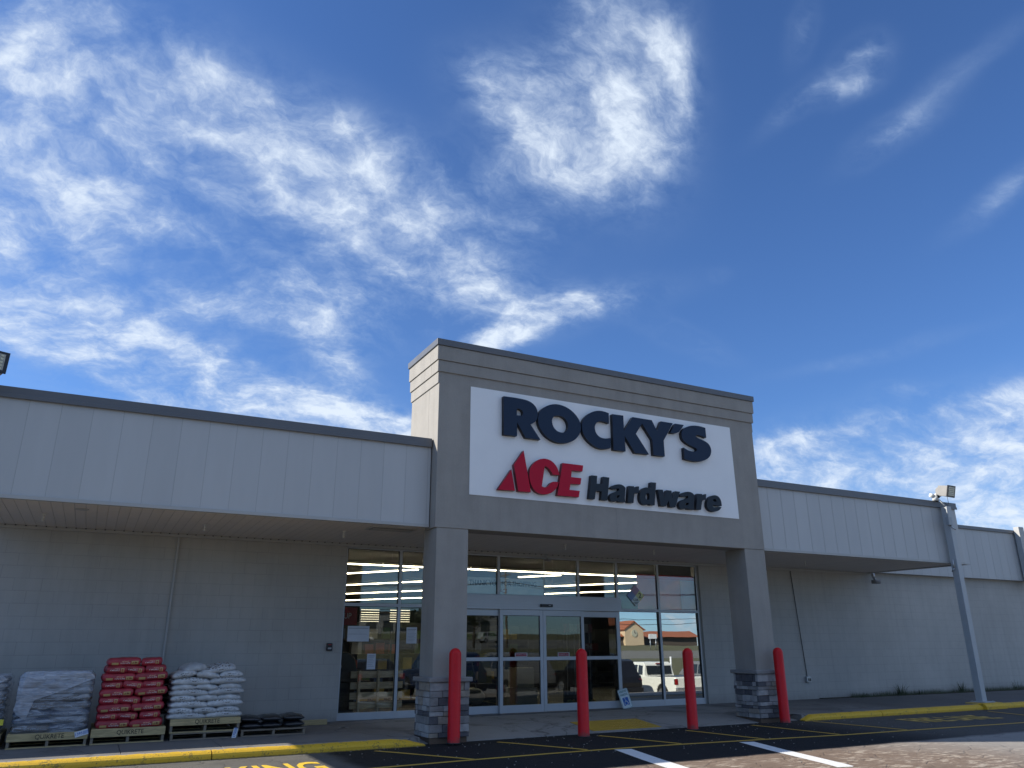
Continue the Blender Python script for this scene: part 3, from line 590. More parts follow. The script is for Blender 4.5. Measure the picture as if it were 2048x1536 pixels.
# sign panel + letters
b = MB(); b.prism([(5.575, 3.972), (11.85, 3.975), (11.83, 5.975), (5.575, 5.972)], 'y', YP-.010, YP+.005)
SGN = part(b, 'sign_panel', m_panel); SGN['label'] = 'white sign panel with navy, red and slate raised letters'
LETTERS = [
('R','n',[(6.208,5.852),(6.418,5.858),(6.624,5.854),(6.751,5.835),(6.843,5.79),(6.907,5.724),(6.934,5.643),(6.936,5.58),(6.921,5.514),(6.891,5.457),(6.844,5.415),(6.774,5.379),(6.984,5.108),(6.668,5.107),(6.489,5.384),(6.487,5.118),(6.212,5.113)],[(6.485,5.65),(6.542,5.652),(6.593,5.633),(6.616,5.594),(6.609,5.546),(6.592,5.525),(6.484,5.519)]),
('O','n',[(7.33,5.861),(7.186,5.822),(7.054,5.745),(6.976,5.659),(6.943,5.57),(6.934,5.484),(6.953,5.381),(7.01,5.284),(7.102,5.19),(7.218,5.131),(7.335,5.097),(7.454,5.095),(7.586,5.116),(7.721,5.174),(7.821,5.266),(7.88,5.359),(7.898,5.469),(7.882,5.565),(7.835,5.646),(7.752,5.733),(7.632,5.809),(7.487,5.854)],[(7.241,5.514),(7.257,5.569),(7.3,5.607),(7.36,5.631),(7.445,5.635),(7.528,5.605),(7.587,5.537),(7.606,5.465),(7.595,5.399),(7.557,5.341),(7.496,5.307),(7.424,5.303),(7.352,5.321),(7.294,5.366),(7.254,5.43)]),
('C','n',[(8.565,5.842),(8.56,5.629),(8.489,5.649),(8.4,5.654),(8.323,5.639),(8.258,5.603),(8.224,5.543),(8.217,5.477),(8.236,5.403),(8.284,5.344),(8.358,5.309),(8.446,5.303),(8.523,5.318),(8.585,5.333),(8.578,5.128),(8.474,5.097),(8.359,5.084),(8.247,5.101),(8.137,5.148),(8.041,5.217),(7.97,5.295),(7.93,5.376),(7.917,5.461),(7.925,5.56),(7.959,5.64),(8.037,5.727),(8.141,5.802),(8.257,5.848),(8.359,5.865),(8.462,5.862)],None),
('KY','n',[(8.649,5.834),(8.918,5.839),(8.918,5.519),(9.15,5.838),(9.63,5.836),(9.751,5.622),(9.865,5.841),(10.177,5.841),(10.02,5.604),(9.904,5.436),(9.908,5.102),(9.621,5.099),(9.612,5.418),(9.377,5.729),(9.207,5.495),(9.507,5.101),(9.16,5.093),(8.925,5.42),(8.931,5.101),(8.641,5.096)],None),
('apos','n',[(10.238,5.84),(10.47,5.841),(10.36,5.704),(10.284,5.648),(10.197,5.623),(10.092,5.627)],None),
('S','n',[(11.055,5.85),(10.927,5.869),(10.781,5.868),(10.662,5.85),(10.542,5.809),(10.451,5.756),(10.394,5.685),(10.386,5.603),(10.407,5.524),(10.48,5.463),(10.59,5.418),(10.702,5.384),(10.758,5.368),(10.776,5.335),(10.751,5.303),(10.707,5.29),(10.606,5.287),(10.507,5.305),(10.419,5.346),(10.417,5.106),(10.529,5.089),(10.7,5.079),(10.845,5.094),(10.996,5.144),(11.107,5.22),(11.163,5.319),(11.166,5.414),(11.116,5.502),(11.026,5.55),(10.897,5.582),(10.811,5.601),(10.771,5.631),(10.789,5.663),(10.877,5.668),(10.978,5.651),(11.057,5.631)],None),
('tri','r',[(6.366,4.48),(6.438,4.096),(6.092,4.088)],None),
('slab','r',[(6.623,4.86),(6.766,4.096),(6.507,4.093),(6.418,4.571)],None),
('C2','r',[(7.378,4.47),(7.374,4.523),(7.341,4.608),(7.272,4.69),(7.183,4.743),(7.073,4.758),(6.973,4.738),(6.883,4.689),(6.804,4.615),(6.754,4.532),(6.738,4.452),(6.737,4.366),(6.755,4.281),(6.788,4.207),(6.836,4.143),(6.903,4.097),(6.991,4.079),(7.079,4.082),(7.169,4.107),(7.249,4.153),(7.311,4.219),(7.348,4.283),(7.359,4.337),(7.234,4.338),(7.173,4.294),(7.142,4.247),(7.092,4.217),(7.042,4.211),(6.998,4.226),(7.065,4.607),(7.075,4.617),(7.139,4.588),(7.198,4.532),(7.237,4.466)],None),
('E','r',[(7.456,4.711),(7.917,4.711),(7.896,4.592),(7.657,4.588),(7.637,4.46),(7.865,4.459),(7.843,4.337),(7.618,4.33),(7.596,4.213),(7.821,4.211),(7.796,4.09),(7.327,4.086)],None),
('H','g',[(8.095,4.537),(8.228,4.539),(8.214,4.387),(8.34,4.39),(8.363,4.535),(8.511,4.532),(8.442,4.084),(8.295,4.083),(8.32,4.246),(8.183,4.244),(8.155,4.082),(8.022,4.081)],None),
('a','g',[(8.525,4.321),(8.569,4.374),(8.654,4.409),(8.755,4.425),(8.838,4.405),(8.882,4.36),(8.872,4.282),(8.849,4.155),(8.86,4.08),(8.71,4.075),(8.694,4.097),(8.602,4.067),(8.528,4.077),(8.497,4.133),(8.519,4.204),(8.595,4.252),(8.697,4.284),(8.732,4.309),(8.725,4.335),(8.683,4.338),(8.648,4.312)],[(8.649,4.178),(8.697,4.205),(8.734,4.204),(8.723,4.17),(8.68,4.146),(8.653,4.15)]),
('r','g',[(8.965,4.409),(9.093,4.414),(9.087,4.378),(9.144,4.418),(9.213,4.42),(9.195,4.289),(9.136,4.291),(9.091,4.266),(9.054,4.082),(8.918,4.078)],None),
('d','g',[(9.508,4.532),(9.64,4.534),(9.569,4.076),(9.447,4.075),(9.445,4.095),(9.36,4.064),(9.274,4.071),(9.219,4.13),(9.207,4.213),(9.231,4.313),(9.297,4.389),(9.386,4.423),(9.486,4.406)],[(9.355,4.239),(9.386,4.298),(9.439,4.31),(9.461,4.262),(9.447,4.19),(9.402,4.166),(9.36,4.183)]),
('w','g',[(9.673,4.401),(9.798,4.405),(9.82,4.249),(9.896,4.406),(10.018,4.406),(10.025,4.244),(10.112,4.403),(10.235,4.402),(10.086,4.075),(9.947,4.071),(9.928,4.201),(9.85,4.077),(9.717,4.074)],None),
('a2','g',[(10.214,4.316),(10.265,4.371),(10.36,4.408),(10.472,4.425),(10.563,4.404),(10.61,4.356),(10.596,4.275),(10.566,4.142),(10.575,4.063),(10.409,4.058),(10.393,4.081),(10.289,4.049),(10.209,4.06),(10.176,4.119),(10.203,4.193),(10.289,4.243),(10.403,4.277),(10.442,4.303),(10.435,4.33),(10.39,4.334),(10.35,4.306)],[(10.346,4.165),(10.4,4.194),(10.44,4.193),(10.428,4.157),(10.379,4.132),(10.349,4.137)]),
('r2','g',[(10.686,4.401),(10.813,4.404),(10.81,4.375),(10.871,4.409),(10.924,4.411),(10.9,4.294),(10.839,4.289),(10.794,4.256),(10.75,4.075),(10.62,4.071)],None),
('e','g',[(11.32,4.197),(11.071,4.196),(11.08,4.158),(11.125,4.139),(11.192,4.17),(11.311,4.173),(11.245,4.1),(11.116,4.058),(11.021,4.061),(10.941,4.107),(10.911,4.177),(10.931,4.267),(10.987,4.345),(11.078,4.397),(11.176,4.413),(11.269,4.383),(11.317,4.298)],[(11.08,4.276),(11.108,4.322),(11.166,4.33),(11.19,4.288),(11.185,4.272)]),
]

for key, kind, outer, hole in LETTERS:
    smooth = key not in ('KY', 'tri', 'slab', 'E', 'H', 'w')
    o2 = chaikin(outer, 2) if smooth else outer
    loops = [o2]+([chaikin(hole, 2)] if hole else [])
    dep = .085
    me = curve_mesh(loops, dep, .0)
    b = MB(); b.mesh(me, T(0, YP-.0105-dep/2, 0) @ UP, None)
    face, ret = {'n': (m_navy, m_navy2), 'r': (m_redl, m_red2), 'g': (m_slate, m_navy2)}[kind]
    b.mats = [face, ret]; b.bm.normal_update()
    for f in b.bm.faces: f.material_index = 0 if abs(f.normal.y) > .9 else 1
    o = part(b, 'letter', None, 0, SGN)
# ---- columns with stone bases
rnd = random.Random(3)
m_st = [mat('ledge_stone_light', (.36, .355, .35), .85, 0, .3, 9., .7, 45), mat('ledge_stone_mid', (.24, .235, .23), .85, 0, .3, 9., .7, 45), mat('ledge_stone_dark', (.10, .10, .11), .85, 0, .35, 9., .7, 45), mat('ledge_stone_warm', (.30, .265, .22), .85, 0, .3, 9., .7, 45)]
m_grout = mat('grout', (.06, .06, .06), .95)
for (x0, x1) in ((4.985, 5.575), (11.94, 12.50)):
    y0, y1 = YP+.012, YP+.60
    b = MB(); b.box(x0, x1, y0, y1, .9, 3.364); b.box(x0, x1, y0+.0, y1, 3.366, ZS) if False else None
    col = part(b, 'column', m_stucco, .006)
    b = MB(); b.box(x0-.01, x1+.01, y0-.01, y1+.01, .085, .9, m_grout)
    z = .085
    rows = []
    while z < .885:
        h = rnd.choice((.055, .07, .085, .10, .12)); h = min(h, .9-z)
        if .9-z-h < .04: h = .9-z
        rows.append((z, h)); z += h
    for z, h in rows:
        for side in range(4):
            L0 = (x1-x0) if side in (0, 2) else (y1-y0); u = -.045
            while u < L0+.045-.01:
                w = rnd.uniform(.14, .36); w = min(w, L0+.045-u)
                if L0+.045-u-w < .07: w = L0+.045-u
                d = rnd.uniform(.028, .062); m = rnd.choice((m_st[0], m_st[0], m_st[1], m_st[1], m_st[2], m_st[2], m_st[3]))
                a, c = u+.003, u+w-.003; zz0, zz1 = z+.003, z+h-.003
                if side == 0: v = b.box(x0+a, x0+c, y0-d, y0+.02, zz0, zz1, m)
                elif side == 2: v = b.box(x0+a, x0+c, y1-.02, y1+d, zz0, zz1, m)
                elif side == 3: v = b.box(x0-d, x0+.02, y0+max(a, .0), y0+min(c, L0), zz0, zz1, m)
                else: v = b.box(x1-.02, x1+d, y0+max(a, .0), y0+min(c, L0), zz0, zz1, m)
                for q in v: q.co += Vector((rnd.uniform(-1, 1), rnd.uniform(-1, 1), rnd.uniform(-1, 1)))*.0022
                u += w
    part(b, 'stone_base', None, .006, col)
    b = MB(); b.box(x0-.085, x1+.085, y0-.085, y1+.085, .9, .972); part(b, 'stone_cap', mat('cast_stone', (.235, .23, .225), .85, 0, .15, 6., .5, 60), .014, col)
    b = MB(); b.box(x0-.03, x1+.02, y0-.02, y1+.1, -.05, .083); part(b, 'column_footing', mat('footing', (.12, .085, .06), .9, 0, .2, 6.), .01, col)
# ---- glazing
FY0, FY1 = 15.55, 15.62
def lite(x0, x1, z0, z1, g, name='window', bot=.0, w=.028, y0=FY0, y1=FY1, mid=None, mf=None, top=0., side=None, slab=True):
    """one glazed lite: a frame ring and its pane"""
    mf = mf or m_alu; b = MB(); zb = z0+(bot or w); zt = z1-(top or w); s = side or w
    b.box(x0, x0+s, y0, y1, z0, z1); b.box(x1-s, x1, y0, y1, z0, z1)
    b.box(x0+s, x1-s, y0+.002, y1-.002, z0, zb); b.box(x0+s, x1-s, y0+.002, y1-.002, zt, z1)
    if mid: b.box(x0+s, x1-s, y0+.002, y1-.002, mid-.036, mid+.036)
    fr = part(b, name, mf, .003)
    b = MB(); yy = (y0+y1)/2
    segs = [(zb, mid-.036), (mid+.036, zt)] if mid else [(zb, zt)]
    for a, c in segs:
        v = b.box(x0+s, x1-s, yy-.004, yy-.001, a, c)
        if g is m_film:                                  # this glass was set leaning half a degree back
            for q in v: q.co.y += (q.co.z-a)*.0088
    part(b, 'pane', g, 0, fr)
    b = MB()
    for a, c in segs:
        for bx in ((x0+s, x0+s+.008, a, c), (x1-s-.014, x1-s, a, c), (x0+s+.008, x1-s-.014, c-.008, c)):
            b.box(bx[0], bx[1], y0+.008, yy-.006, bx[2], bx[3])
    part(b, 'gasket', m_alud, 0, fr)
    return fr
XS = [4.39, 5.555, 6.745]
for a, c in zip(XS, XS[1:]):
    lite(a+.001, c-.001, .111, 2.238, m_glass, bot=.135); lite(a+.001, c-.001, 2.241, 3.357, m_glass)
for a, c in zip([10.975, 12.2], [12.2, 13.42]):
    lite(a+.001, c-.001, .111, 2.238, m_film, bot=.135); lite(a+.001, c-.001, 2.241, 3.357, m_glass)
for a, c in zip([6.745, 7.83, 9.895], [7.83, 9.895, 10.975]):
    lite(a+.001, c-.001, 2.49, 3.357, m_glass, w=.03)
b = MB(); b.box(9.0-.012, 9.0+.0, FY0+.02, FY0+.03, 2.52, 3.33); part(b, 'glazing_joint', m_alu)
b = MB(); b.box(4.39, 13.42, FY0-.02, FY1, 3.358, 3.419); b.box(13.421, 13.47, FY0+.01, FY1, .11, 3.419, m_trim); b.box(4.385, 4.3895, FY0-.03, FY1, .11, 3.357); part(b, 'head_trim', m_trim, .003)
# automatic doors: header, fixed panels behind, two sliding leaves in front
b = MB(); b.box(6.75, 10.97, 15.40, 15.549, 2.20, 2.488)
for k in range(4): b.box(6.75, 10.97, 15.396, 15.4, 2.255+k*.06, 2.262+k*.06)
HD = part(b, 'door_header', m_alu, .004)
b = MB(); b.box(8.78, 9.08, 15.35, 15.395, 2.262, 2.322, m_black); b.box(8.97, 9.03, 15.346, 15.349, 2.285, 2.3, mat('sensor_lens', (.3, .32, .35), .3)); part(b, 'door_sensor', None, .006, HD)
for a, c, y in ((6.78, 7.88, 15.49), (9.86, 10.955, 15.49)):
    lite(a, c, .118, 2.196, m_door_glass, 'fixed_door_panel', bot=.15, top=.13, side=.085, mid=1.185, y0=y, y1=y+.05)
for a, c in ((7.80, 8.862), (8.868, 9.935)):
    lf = lite(a, c, .118, 2.196, m_door_glass, 'sliding_door', bot=.15, top=.12, side=.075, mid=1.185, y0=15.43, y1=15.482)
    cx = a+.52; b = MB(); b.box(cx-.15, cx+.15, 15.447, 15.4495, 1.225, 1.305, mat('decal_white', (.6, .6, .62), .6)); b.box(cx-.135, cx+.135, 15.4455, 15.4468, 1.235, 1.295, mat('decal_red', (.30, .02, .04), .6))
    b.mesh(text_mesh('AUTOMATIC DOOR', .032, .001), T(cx, 15.445, 1.265) @ UP, MATS['decal_white']); part(b, 'door_decal', None, 0, lf)
b = MB(); b.box(8.845, 8.856, 15.42, 15.43, .9, .94); part(b, 'door_lock', m_galv)
# ---- canopy post on the right
b = MB(); b.box(19.0, 19.17, 12.24, 12.41, .155, 4.80); b.box(18.88, 19.29, 12.12, 12.49, .142, .16)
for dx in (18.93, 19.24):
    for dy in (12.15, 12.46): b.tube([(dx, dy, .16), (dx, dy, .18)], .012, 6)
b.bm.faces.ensure_lookup_table(); part(b, 'canopy_post', mat('post_paint', (.40, .42, .43), .5, 0, .06, 3.), .006)
b = MB(); b.tube([(18.93, 12.30, 3.46), (18.93, 12.30, 3.25)], .02); b.tube([(18.93, 12.3, 3.25), (18.93, 12.33, 3.2), (18.95, 12.38, 3.18)], .016); part(b, 'pipe_stub', m_galv)
# end lip of the soffit
b = MB(); b.prism([(19.68, YF-.02), (19.86, YF-.02), (19.68, 15.4)], 'z', ZS-.035, ZS-.006); part(b, 'soffit_edge', m_trim)
# vent in the soffit
b = MB()
b.box(4.06, 4.9, 12.95, 13.35, ZS-.02, ZS-.006, m_trim); b.box(4.12, 4.84, 13.0, 13.3, ZS-.024, ZS-.0205, mat('vent_dark', (.07, .065, .06), .7))
for k in range(6): b.box(4.12, 4.84, 13.02+k*.045, 13.035+k*.045, ZS-.03, ZS-.0245, m_trim)
part(b, 'soffit_vent', None, 0, sofL)
for cx, cy in ((-.35, 13.2),):
    b = MB(); b.tube([(cx, cy, ZS-.018), (cx, cy, ZS-.004)], .09, 20); part(b, 'soffit_cover_plate', m_trim, 0, sofL)
# ------------------------------------------------------------------ fixtures on the building (things of their own)
def sprinkler():
    b = MB(); b.tube([(0, 0, 0), (0, 0, -.012)], .04, 16); b.tube([(0, 0, -.012), (0, 0, -.07)], .017, 10); b.tube([(0, 0, -.07), (0, 0, -.105)], [.024, .02], 10)
    b.tube([(0, 0, -.11), (0, 0, -.115)], .032, 12); return b.build('sprinkler_head', mat('off_white_enamel', (.6, .6, .58), .4))
sp0 = None
SL = ['second from the left end of the canopy soffit', 'near the pipe seam left of the windows', 'just left of the tall left window', 'over the sliding doors', 'over the right windows', 'right of the right stone column']
SL[0] = 'leftmost in the photo, over the wrapped pallet'; SL[1] = 'over the pallet of white bags'
for (x, y), l in zip(((-.88, 13.98), (1.48, 13.98), (3.82, 13.8), (8.39, 13.65), (10.61, 13.6), (15.5, 13.9)), SL):
    o = sprinkler() if sp0 is None else sp0.copy()
    if sp0 is not None: COL.objects.link(o)
    sp0 = sp0 or o; o.location = (x, y, ZS-.006); tag(o, 'small white soffit sprinkler head, '+l, 'sprinkler', 'sprinkler heads under the canopy')
# wall conduit with outlet
b = MB(); b.tube([(16.66, 15.475, 3.35), (16.83, 15.475, .66)], .010, 8, mat('dark_conduit', (.10, .10, .10), .5, .3)); cnd = empty('wall_outlet', (16.83, 15.5, .58)); 
tag(cnd, 'metal outlet box at the foot of a thin conduit on the right block wall', 'outlet')
def child(o, par):
    o.parent = par; bpy.context.view_layer.update(); o.matrix_parent_inverse = par.matrix_world.inverted(); return o
bpy.context.view_layer.update()
child(b.build('conduit'), cnd)
b = MB(); b.box(16.76, 16.92, 15.42, 15.498, .52, .66); child(b.build('outlet_box', m_galv, bevel=.008), cnd)
b = MB(); b.box(16.80, 16.835, 15.414, 15.42, .55, .62, m_black); b.box(16.855, 16.89, 15.414, 15.42, .55, .62, m_black); child(b.build('outlet_cover'), cnd)
b = MB(); b.box(1.205, 1.24, 15.44, 15.498, .112, 3.357); tag(b.build('drain_pipe', m_trim, bevel=.008), 'thin painted square pipe running down the left block wall behind the red bags', 'pipe')
# card reader
k = tag(empty('card_reader', (4.14, 15.5, 1.44)), 'small black card reader on the block wall left of the windows', 'card reader'); bpy.context.view_layer.update()
b = MB(); b.box(4.09, 4.20, 15.44, 15.498, 1.37, 1.51); child(b.build('reader_body', m_black, bevel=.012), k)
b = MB(); b.box(4.11, 4.18, 15.436, 15.4395, 1.40, 1.43); child(b.build('reader_label', mat('reader_label', (.35, .35, .37), .5)), k)
b = MB(); b.box(4.115, 4.175, 15.436, 15.4395, 1.475, 1.486); child(b.build('reader_lamp', mat('reader_led', (.4, .02, .03), .4)), k)
# security camera under the soffit at the right end
def camera(x, y, z, lab, s=1.):
    k = tag(empty('security_camera', (x, y, z)), lab, 'security camera', 'security cameras'); bpy.context.view_layer.update()
    b = MB(); b.tube([(x, y, z), (x, y, z-.16*s)], .045*s, 10); b.tube([(x, y, z-.16*s), (x+.05*s, y-.02, z-.2*s)], .03*s, 8); child(b.build('mount', m_galv), k)
    b = MB(); b.tube([(x-.06*s, y+.04, z-.26*s), (x+.12*s, y-.12*s, z-.27*s)], .055*s, 12); b.tube([(x+.02*s, y-.02, z-.18*s), (x+.02*s, y-.02, z-.26*s)], .03*s, 8); child(b.build('camera_body', mat('camera_grey', (.2, .2, .2), .5)), k)
camera(19.76, 15.3, 3.40, 'grey camera hanging where the right canopy end meets the block wall', .95)
camera(8.95, 15.38, 3.42, 'small twin eyed camera over the door transom window', .55)
# flood lights
def flood(x, y, z, lab, yawd, tilt):
    k = tag(empty('flood_light', (x, y, z)), lab, 'flood light', 'flood lights on the canopy edge'); bpy.context.view_layer.update()
    def put(o): o.parent = k; return o
    b = MB(); b.tube([(0, 0, -.02), (0, 0, .06)], .06, 12); b.tube([(0, 0, .05), (.08, 0, .11), (.22, 0, .15)], .022, 8); b.box(.02, .09, -.03, .03, .07, .15); b.box(.2, .27, -.04, .04, .12, .2)
    o = put(b.build('knuckle_mount', m_black)); o.rotation_euler = (0, 0, math.radians(yawd))
    # housing: rounded back, flat front, pointing along +x and down
    b = MB(); prof = []
    for i in range(9):
        a = math.pi/2+math.pi*i/8; prof.append((-.02+.17*math.cos(a), .165*math.sin(a)))
    prof += [(.10, -.175), (.14, .175)]; b.prism(prof, 'y', -.19, .19)
    for i in range(9): b.box(-.12, .08, -.17+i*.0425-.004, -.17+i*.0425+.004, .13, .185)
    h = put(b.build('housing', mat('bronze_grey_housing', (.26, .25, .235), .45, .3), bevel=.008)); mx = T(.28, 0, .21) @ S(.95, .95, .76)
    h.matrix_local = Matrix.Rotation(math.radians(yawd), 4, 'Z') @ mx @ Matrix.Rotation(math.radians(tilt), 4, 'Y')
    b = MB(); b.prism([(.103, -.195), (.125, -.195), (.165, .195), (.143, .195)], 'y', -.21, .21, m_black)
    b.prism([(.128, -.15), (.132, -.15), (.163, .15), (.159, .15)], 'y', -.16, .16, mat('lens_plate', (.33, .32, .27), .25, 0, .4, 30.))
    for i in range(5):
        for j in range(5):
            yy, zz = -.12+i*.06, -.12+j*.06; b.box(.145+zz*.105, .150+zz*.105, yy-.018, yy+.018, zz-.018, zz+.018, mat('led_chip', (.6, .58, .42), .3))
    l = b.build('lens'); l.parent = h
    return k
fr = flood(18.95, 12.46, 4.955, 'grey flood light above the post at the right canopy corner', -82, 8)
b = MB(); b.tube([(0, 0, .07), (.02, -.09, .03), (.05, -.13, -.12), (.09, -.2, -.3), (.07, -.2, -.48), (.0, -.2, -.55)], .006, 6); b.tube([(.25, -.15, .15), (.26, -.15, -.05), (.2, -.16, -.12), (.1, -.14, -.05)], .006, 6); o = b.build('cable', m_black); o.parent = fr
k = tag(empty('junction_box', (18.85, 12.40, 5.0)), 'pale weatherproof junction box beside the right flood light', 'junction box'); bpy.context.view_layer.update()
b = MB(); b.tube([(-.02, 0, -.05), (-.02, 0, .07), ], .07, 14); b.tube([(-.06, 0, .06), (-.14, .05, .10)], .05, 12); b.tube([(.0, -.0, .07), (.06, 0, .12)], .04, 12); o = b.build('box_body', mat('pale_pvc', (.75, .74, .68), .4)); o.parent = k
b = MB(); b.tube([(0, -.06, -.02), (.04, -.12, -.12), (.07, -.14, -.2)], .008, 6); b.tube([(.02, -.05, -.02), (.08, -.12, -.1), (.1, -.14, -.2)], .008, 6); o = b.build('wire', MATS['pale_pvc']); o.parent = k
k = tag(empty('conduit_body', (18.93, 12.16, 4.42)), 'grey conduit box fixed to the canopy post below the flood light', 'junction box'); bpy.context.view_layer.update()
b = MB(); b.box(18.84, 18.975, 12.15, 12.24, 4.30, 4.50); b.tube([(18.91, 12.2, 4.5), (18.92, 12.2, 4.78)], .018, 8); child(b.build('box_body', mat('conduit_grey', (.30, .32, .33), .4), bevel=.01), k)
b = MB(); b.tube([(18.93, 12.18, 4.3), (18.94, 12.16, 4.24), (19.05, 12.15, 4.2)], .02, 8); child(b.build('elbow', m_galv), k)
fl = flood(-1.86, 12.42, 4.955, 'dark flood light cut by the left edge of the photo, above the canopy', -70, -6)
# ------------------------------------------------------------------ bollards
def bollard():
    r0 = .1; k = empty('bollard')
    b = MB(); b.lathe([(.104, 0), (.104, .008), (.098, .012), (.097, 1.30)]+[(.097*math.cos(a), 1.30+.10*math.sin(a)) for a in [math.pi/2*i/8 for i in range(1, 8)]]+[(.004, 1.4005)], 0, 0, 32)
    o = b.build('sleeve', m_red); o.parent = k
    b = MB(); b.lathe([(.118, 0), (.112, .012), (.105, .014)], 0, 0, 28); o = b.build('base_ring', mat('asphalt_collar', (.03, .03, .03), .9)); o.parent = k
    return k
b0 = None
for x, y, z, l in ((5.27, 12.035, .018, 'red bollard in front of the left stone column'), (7.62, 11.97, .0, 'red bollard in front of the sliding doors'), (9.97, 11.98, 0, 'red bollard in front of the right windows'), (12.32, 12.03, 0, 'red bollard at the right stone column')):
    k = bollard() if b0 is None else b0.copy()
    if b0 is not None:
        COL.objects.link(k)
        for ch in b0.children: c = ch.copy(); COL.objects.link(c); c.parent = k
    b0 = b0 or k; k.location = (x, y-.02, z); k.rotation_euler = (0, 0, x); tag(k, l, 'bollard', 'red bollards across the entrance')
# ------------------------------------------------------------------ reserved parking sign
k = tag(empty('parking_sign', (10.96, 15.3, .115)), 'white reserved parking sign leaning against the frame right of the doors', 'sign')
k.rotation_euler = (math.radians(-14), math.radians(-12), 0)
def rrect(w, h, r, n=5):
    P = []
    for cx, cy, a0 in ((w/2-r, h/2-r, 0), (-w/2+r, h/2-r, 90), (-w/2+r, -h/2+r, 180), (w/2-r, -h/2+r, 270)):
        for i in range(n+1): a = math.radians(a0+90*i/n); P.append((cx+r*math.cos(a), cy+r*math.sin(a)))
    return P
m_sgreen = mat('sign_green', (.02, .16, .15), .5); m_sblue = mat('sign_blue', (.015, .12, .45), .5); m_sw = mat('sign_white', (.62, .72, .74), .5)
b = MB(); b.mesh(curve_mesh([rrect(.27, .42, .03)], .004), T(0, 0, .21) @ UP, m_sw); o = b.build('sign_plate'); o.parent = k
b = MB(); b.mesh(curve_mesh([rrect(.256, .406, .026), rrect(.244, .394, .022)], .001), T(0, -.0028, .21) @ UP, m_sgreen)
b.mesh(text_mesh('RESERVED', .062, .001, .001), T(0, -.003, .365) @ S(.72, 1, 1) @ UP, m_sgreen); b.mesh(text_mesh('PARKING', .066, .001, .001), T(0, -.003, .295) @ S(.72, 1, 1) @ UP, m_sgreen); o = b.build('sign_lettering'); o.parent = k
b = MB(); b.box(-.075, .075, -.0035, -.0025, .07, .235, m_sblue)
ring = [(-.008+.042*math.cos(math.radians(a)), .115+.042*math.sin(math.radians(a))) for a in range(110, 400, 15)]
b.tube([(x, -.006, z) for x, z in ring], .006, 6, m_sw); b.tube([(-.014, -.006, .20), (-.010, -.006, .145), (.025, -.006, .143), (.045, -.006, .098), (.058, -.006, .103)], .0075, 6, m_sw); b.tube([(-.012, -.006, .172), (.022, -.006, .168)], .005, 6, m_sw)
b.lathe([(.001, .206), (.011, .21), (.011, .222), (.001, .226)], -.015, -.006, 10, m_sw); o = b.build('wheelchair_symbol'); o.parent = k
# ------------------------------------------------------------------ pallets and bags on the left sidewalk
def pallet(name, x0, x1, y0, y1, z0, z1, words=None, lab='', board=None, m=None, posts=3, slats=7):
    """a timber pallet: bottom boards, stringers, deck boards, an optional wide front board with stencilled words"""
    m = m or m_wood; k = tag(empty(name, ((x0+x1)/2, (y0+y1)/2, z0)), lab, 'pallet', 'wooden pallets along the wall'); bpy.context.view_layer.update()
    zd = board if board else z1-.018
    b = MB()
    for i in range(3):
        yy = y0+(y1-y0-.09)*i/2; b.box(x0, x1, yy, yy+.09, z0+.001, z0+.018)
    child(b.build('bottom_boards', m, bevel=.003), k)
    b = MB()
    for i in range(posts):
        xx = x0+.0+(x1-x0-.04)*i/(posts-1); b.box(xx+.001, xx+.038, y0+.004, y1-.004, z0+.019, (zd if board else zd)-.001)
    child(b.build('stringers', m_wood2, bevel=.003), k)
    b = MB()
    for i in range(slats):
        yy = y0+(y1-y0-.1)*i/(slats-1)
        if board: yy += .02
        b.box(x0, x1, yy, yy+.1, z1-.018, z1)
    child(b.build('deck_boards', m, bevel=.003), k)
    if board:
        b = MB(); b.box(x0-.005, x1+.005, y0-.012, y0+.018, board, z1-.001); fb = child(b.build('front_board', m, bevel=.003), k)
        b = MB(); b.box(x0, x1, y0+.02, y1, board+.001, z1-.019); child(b.build('load_frame', m_wood2), k)
        if words:
            b = MB(); b.mesh(text_mesh(words, .085, .0008, .001), T((x0+x1)/2+.02, y0-.0126, (board+z1)/2) @ S(.92, 1, 1) @ UP, m_ink); child(b.build('stencil_letters'), k)
    return k
PY = 13.6
pallet('pallet', -1.95, -.87, PY, PY+1.15, ZW, .30, None, 'pallet at the left edge of the photo under the cut off wrapped load', .20)
pallet('pallet', -.785, .205, PY, PY+1.15, ZW, .305, 'QUIKRETE', 'pallet with a blurred stencilled board under the wrapped dark bags', .205)
pallet('pallet', .25, 1.235, PY, PY+1.15, ZW, .322, 'QUIKRETE', 'pallet with a stencilled front board under the red bags', .21)
pallet('pallet', 1.32, 2.30, PY, PY+1.15, ZW, .212, None, 'bare lower pallet at the bottom of the white bag stack', None, m_wood2)
pallet('pallet', 1.30, 2.31, PY, PY+1.15, .2125, .41, 'QUIKRETE', 'stencilled upper pallet directly under the white bags', .318)
pallet('pallet', 2.345, 3.345, PY, PY+1.15, ZW, .212, None, 'low worn pallet under the black bags', None, m_wood2)
b = MB(); b.box(3.55, 4.07, 14.98, 15.02, .112, .20, mx=None); tag(b.build('loose_board', m_wood, bevel=.004, loc=(3.8, 15, .11)), 'short pale timber board standing on edge by the wall right of the black bags', 'board')
